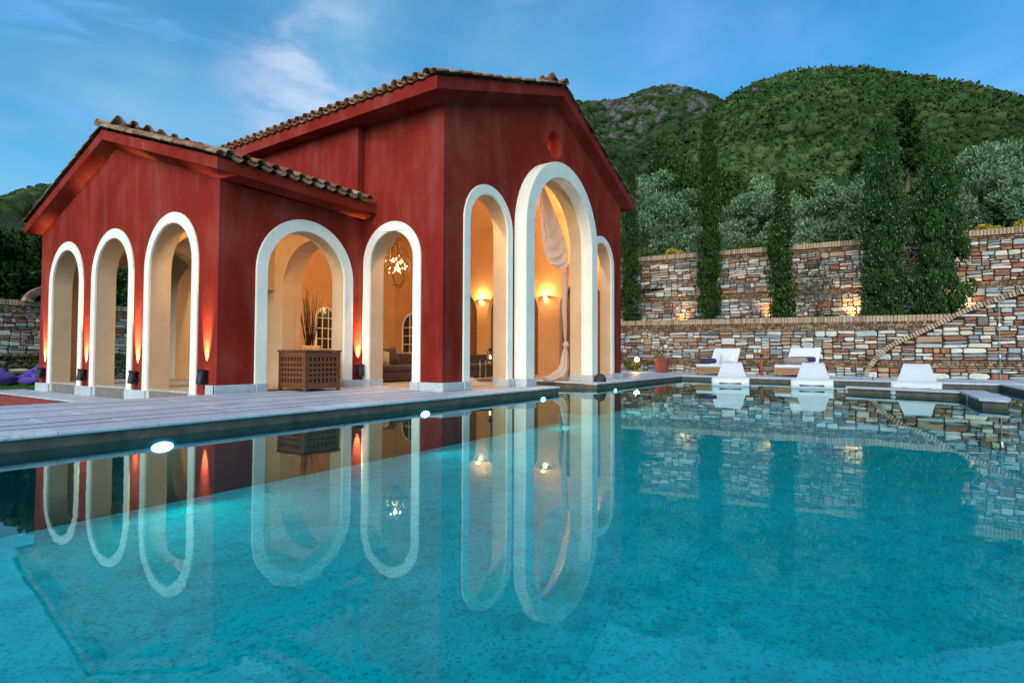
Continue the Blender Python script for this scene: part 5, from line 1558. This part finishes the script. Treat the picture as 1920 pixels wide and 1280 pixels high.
# left garden: hedge, beanbags, dark trees
n = 14000
hp = np.column_stack([nrg.uniform(0, 12, n), nrg.uniform(28.6, 29.4, n), nrg.uniform(-.3, .75, n)])
hp[:, 2] = np.where(nrg.random(n) < .45, .70 + nrg.normal(0, .04, n), hp[:, 2]); m_ = nrg.random(n) < .5; hp[m_, 1] = 28.6 + nrg.normal(0, .04, m_.sum())
d = rand_unit(n); hg = quads('hedge', hp, d * .05, perp(d) * .03, DARKG); tag(hg, 'low clipped dark green hedge in front of the garden wall', 'hedge')
for i, (x, y, H, c) in enumerate(((5.8, 32.5, 8.6, 3.4), (9.4, 34, 8.0, 3.4), (2.4, 33, 9.6, 3.6), (13.5, 34, 8.0, 3.5))):
    lb = ['dark oak tree behind the garden wall at the left edge', 'dark oak tree behind the brick hump of the garden wall', 'tall dark oak tree beyond the left edge of the lawn', 'dark oak seen through the left wing arches'][i]
    tree('oak_tree', lb, 'tree', (x, y, -.3), H, c, 22000, BRD, .10, .6, 34, .25, 80 + i, 'oaks behind the garden wall', .30, .2)
def beanbag(loc, sx, sy, sz, rz, label):
    n, m_ = 28, 16; vs = []; fs = []
    for j in range(m_):
        t_ = math.pi * j / (m_ - 1)
        for i in range(n):
            a = 2 * math.pi * i / n
            r_ = math.sin(t_) ** .7; z = .5 - .5 * math.cos(math.pi - t_)
            zz = (z ** .8) * (1 + .35 * math.cos(a)) * sz
            w = 1 + .04 * math.sin(a * 5 + j) + .03 * math.sin(a * 9)
            vs.append((sx * r_ * math.cos(a) * w, sy * r_ * math.sin(a) * w, zz))
    for j in range(m_ - 1):
        for i in range(n): fs.append((j * n + i, j * n + (i + 1) % n, (j + 1) * n + (i + 1) % n, (j + 1) * n + i))
    o = mesh_obj('beanbag', vs, fs, MAT['purple'], None, loc, rz, True); tag(o, label, 'beanbag', 'purple beanbags on the lawn')
beanbag((6.80, 26.7, -.32), .56, .42, .50, R(190), 'large purple beanbag at the left edge of the lawn')
beanbag((7.50, 26.5, -.32), .46, .42, .44, R(60), 'purple beanbag nearest the villa pier')
beanbag((8.15, 27.9, -.32), .58, .45, .66, R(30), 'purple beanbag standing behind the other two')
o = cushion('pillow', .62, .34, .16, MAT['sand'], (7.35, 27.2, .20), (R(75), 0, R(-20))); tag(o, 'cream pillow lying on the purple beanbags', 'pillow')

# hillside ground behind the upper wall
def hillside_mat():
    b = MatB('hillside'); v = b.pos()
    c = b.ramp(b.noise(v, .5, 6, .65), [(.3, (.03, .045, .015)), (.6, (.06, .085, .03)), (.8, (.10, .12, .05))])
    b.bump(b.noise(v, 3, 5), .8, .2); return b.fin(c, .95, 0, .1)
def fbm(x, y, s, o=5, seed=0):
    r_ = np.random.default_rng(seed); z = np.zeros_like(x); a = 1.0
    for k in range(o):
        th = r_.uniform(0, 6.28, 4); ph = r_.uniform(0, 6.28, 4)
        for t_, p_ in zip(th, ph): z += a * .35 * np.sin((x * math.cos(t_) + y * math.sin(t_)) / s * 6.28 + p_ + 1.3 * np.sin((x * math.sin(t_) - y * math.cos(t_)) / s * 3.9 + p_))
        s *= .52; a *= .55
    return z
def terrain(name, sky_pts, r0, r1, z0, seed, mt, na, nr, rough, az=None, power=1.25, r_edge=None):
    """sky_pts: (azimuth deg, tan elevation) of the crest; crest stands at radius r1"""
    A = np.array(sorted(sky_pts)); a0, a1 = A[0, 0], A[-1, 0]
    th = np.radians(np.linspace(a0, a1, na)); tanv = np.interp(np.degrees(th), A[:, 0], A[:, 1])
    k_ = np.ones(9) / 9; tanv = np.convolve(np.pad(tanv, 4, 'edge'), k_, 'valid')
    f = np.linspace(0, 1.25, nr)
    TH, FF = np.meshgrid(th, f); TV = np.meshgrid(tanv, f)[0]
    RR = r0 + (r1 - r0) * FF
    X, Y = RR * np.cos(TH), RR * np.sin(TH)
    zc = .8 + TV * r1
    up = np.clip(FF, 0, 1)
    Z = z0 + (zc - z0) * up ** power
    Z = np.where(FF > 1, zc - (FF - 1) ** 1.2 * (r1 - r0) * 1.6, Z)
    nz = fbm(X, Y, (r1 - r0) * .45, 6, seed) * rough * (np.clip(FF * 3, 0, 1)) * np.clip(1 - (FF - .55) * 2.3, .08, 1)
    Z = Z + nz
    vs = np.column_stack([X.ravel(), Y.ravel(), Z.ravel()])
    idx = np.arange(na * nr).reshape(nr, na)
    fs = np.column_stack([idx[:-1, :-1].ravel(), idx[:-1, 1:].ravel(), idx[1:, 1:].ravel(), idx[1:, :-1].ravel()])
    me = bpy.data.meshes.new(name); me.vertices.add(len(vs)); me.vertices.foreach_set('co', vs.astype(np.float32).ravel())
    me.loops.add(fs.size); me.loops.foreach_set('vertex_index', fs.astype(np.int32).ravel())
    me.polygons.add(len(fs)); me.polygons.foreach_set('loop_start', np.arange(0, fs.size, 4, dtype=np.int32)); me.polygons.foreach_set('loop_total', np.full(len(fs), 4, np.int32))
    me.polygons.foreach_set('use_smooth', np.ones(len(fs), bool)); me.materials.append(mt); me.update()
    o = bpy.data.objects.new(name, me); link(o); tag(o, kind='structure')
    def at(thv, fv):
        ii = np.clip((np.degrees(thv) - a0) / (a1 - a0) * (na - 1), 0, na - 1.001); jj = np.clip(fv / 1.25 * (nr - 1), 0, nr - 1.001)
        i0 = ii.astype(int); j0 = jj.astype(int); a = ii - i0; b = jj - j0
        z = (Z[j0, i0] * (1 - a) * (1 - b) + Z[j0, i0 + 1] * a * (1 - b) + Z[j0 + 1, i0] * (1 - a) * b + Z[j0 + 1, i0 + 1] * a * b)
        r_ = r0 + (r1 - r0) * fv
        return np.column_stack([r_ * np.cos(thv), r_ * np.sin(thv), z])
    return o, at
ico = bmesh.new(); bmesh.ops.create_icosphere(ico, subdivisions=1, radius=1)
ico.verts.ensure_lookup_table(); IV = np.array([v.co[:] for v in ico.verts], np.float32); IF = np.array([[v.index for v in f.verts] for f in ico.faces], np.int32); ico.free()
def blobs(name, pts, size, mt, label, cat, flat=.75, seed=0, jit=.32):
    rs = np.random.default_rng(seed); n = len(pts)
    s_ = size[:, None, None] * rs.uniform(.8, 1.25, (n, 1, 3)) * np.array([1, 1, flat])
    V = IV[None] * s_ * (1 + rs.uniform(-jit, jit, (n, len(IV), 1))) + pts[:, None, :]
    Fx = (IF[None] + (np.arange(n) * len(IV))[:, None, None]).reshape(-1)
    me = bpy.data.meshes.new(name); me.vertices.add(n * len(IV)); me.vertices.foreach_set('co', V.astype(np.float32).ravel())
    me.loops.add(len(Fx)); me.loops.foreach_set('vertex_index', Fx.astype(np.int32)); m_ = len(Fx) // 3
    me.polygons.add(m_); me.polygons.foreach_set('loop_start', np.arange(0, len(Fx), 3, dtype=np.int32)); me.polygons.foreach_set('loop_total', np.full(m_, 3, np.int32))
    me.materials.append(mt); me.update()
    o = bpy.data.objects.new(name, me); link(o); tag(o, label, cat, kind='stuff'); return o
def scrub_mat(name, a, mid, hi, hz=(.1, .16, .22), h=.0):
    b = MatB(name); r = b.rnd(); v = b.pos()
    n = b.noise(v, .02, 5, .6); n2 = b.noise(v, .9, 5, .7)
    f = b.math('ADD', b.math('ADD', b.math('MULTIPLY', r, .26), b.math('MULTIPLY', n, .55)), b.math('MULTIPLY', n2, .32))
    c = b.ramp(f, [(.3, a), (.55, mid), (.78, hi)])
    b.bump(n2, 1.0, 1.2)
    return b.fin(c, .9, 0, .1)
def rock_mat():
    b = MatB('hill_rock'); r = b.rnd(); v = b.pos()
    c = b.ramp(b.noise(v, .25, 6, .7), [(.3, (.045, .04, .04)), (.55, (.11, .10, .095)), (.75, (.24, .225, .21))])
    b.bump(b.noise(v, .5, 6, .7), 1, 1.5); return b.fin(c, .9, 0, .2)
HM = scrub_mat('hill_scrub_soil', (.010, .019, .008), (.020, .034, .012), (.038, .05, .018))
S1 = scrub_mat('hill_scrub', (.014, .033, .012), (.036, .072, .021), (.11, .16, .05))
S2 = scrub_mat('far_scrub', (.012, .026, .012), (.030, .055, .020), (.07, .105, .035))
RK = rock_mat()
# far mountain
far_sky = [(-30, .30), (0, .33), (5, .36), (9.9, .40), (12.3, .445), (13.2, .450), (14.8, .466), (17.6, .480), (19.5, .474), (22.1, .462), (26.5, .466), (32, .42), (40, .34), (52, .26), (62, .235), (70, .238), (73.3, .237), (74.5, .229), (76.3, .206), (82, .17), (95, .13)]
fo, fat = terrain('far_mountain', far_sky, 90, 620, 6, 3, HM, 520, 150, 24, power=1.15)
near_sky = [(-40, .12), (-25, .22), (-15, .29), (-10, .344), (-6.3, .388), (-2.8, .418), (-.5, .439), (1.5, .452), (2.7, .457), (5, .464), (7.5, .463), (9.9, .452), (11.8, .437), (13.5, .405), (15.3, .374), (18.7, .345), (21.1, .310), (25, .27), (32, .21), (45, .14)]
no_, nat = terrain('near_hill', near_sky, 28, 330, 4.2, 8, HM, 520, 150, 9.5, power=1.22)
rs = np.random.default_rng(5)
n = 42000
f = rs.uniform(.08, 1.0, n) ** .8; th = np.radians(rs.uniform(-16, 24, n))
p = nat(th, f); rr = np.hypot(p[:, 0], p[:, 1])
sz = (.4 + rr * .0033) * rs.gamma(4, .25, n).clip(.4, 2.4)
blobs('hill_scrub', p, sz, S1, 'dense green scrub covering the near hillside', 'scrub', .8, 1)
def leafage(name, p, sz, k, mt, label):
    m_ = len(p) * k; c = np.repeat(p, k, 0); s_ = np.repeat(sz, k)[:, None]
    d = rs.normal(size=(m_, 3)); d[:, 2] = np.abs(d[:, 2]) * .9; d /= np.linalg.norm(d, axis=1)[:, None]
    a = rs.normal(size=(m_, 3)); a /= np.linalg.norm(a, axis=1)[:, None]
    o = quads(name, c + d * s_ * 1.05, a * s_ * .30, perp(a) * s_ * .22, mt); tag(o, label, 'scrub', kind='stuff')
leafage('hill_leafage', p, sz, 7, S1, 'ragged leafy tops of the scrub on the near hillside')
n = 16000; f = rs.uniform(.25, 1.0, n); th = np.radians(rs.uniform(9, 30, n)); p = fat(th, f)
blobs('mountain_scrub', p, 2.2 * rs.gamma(4, .25, n).clip(.4, 2.4), S2, 'dark scrub covering the far rocky mountain', 'scrub', .7, 2)
leafage('mountain_leafage', p, np.full(n, 2.4), 5, S2, 'ragged tops of the scrub on the far mountain')
n = 9000; f = rs.uniform(.4, 1.0, n); th = np.radians(rs.uniform(66, 84, n)); p = fat(th, f)
blobs('mountain_scrub', p, 3.4 * rs.uniform(.5, 1.6, n), S2, 'dark scrub on the distant slope at the left edge', 'scrub', .7, 3)
# rocks in clusters
cl_ = [(rs.uniform(13.5, 25), rs.uniform(.42, .97), int(rs.integers(4, 22))) for _ in range(48)] + [(17.2, .90, 24), (17.0, .84, 20), (19.8, .62, 30), (20.6, .5, 20), (14.6, .88, 12)]
pp_ = []
for a, f_, m_ in cl_:
    w_ = rs.uniform(.12, .42)
    pp_.append(fat(np.radians(rs.normal(a, w_, m_)), np.clip(rs.normal(f_, .035, m_), .2, .97)))
pp_ = np.concatenate(pp_); pp_[:, 2] += 1.5
blobs('crags', pp_, rs.gamma(3, .62, len(pp_)).clip(.7, 4), RK, 'pale rock outcrops on the far mountain', 'rocks', 1.1, 4, .45)
n = 60; q = nat(np.radians(np.r_[rs.normal(15.2, 1.0, 25), rs.normal(19.3, .8, 25), rs.uniform(4, 12, 10)]), np.r_[np.clip(rs.normal(.80, .08, 25), 0, .97), np.clip(rs.normal(.6, .08, 25), 0, .97), rs.uniform(.8, .97, 10)]); q[:, 2] += .8
blobs('hill_rocks', q, rs.uniform(1.0, 2.8, n), RK, 'scattered pale rocks on the spur of the near hill', 'rocks', .9, 6, .45)
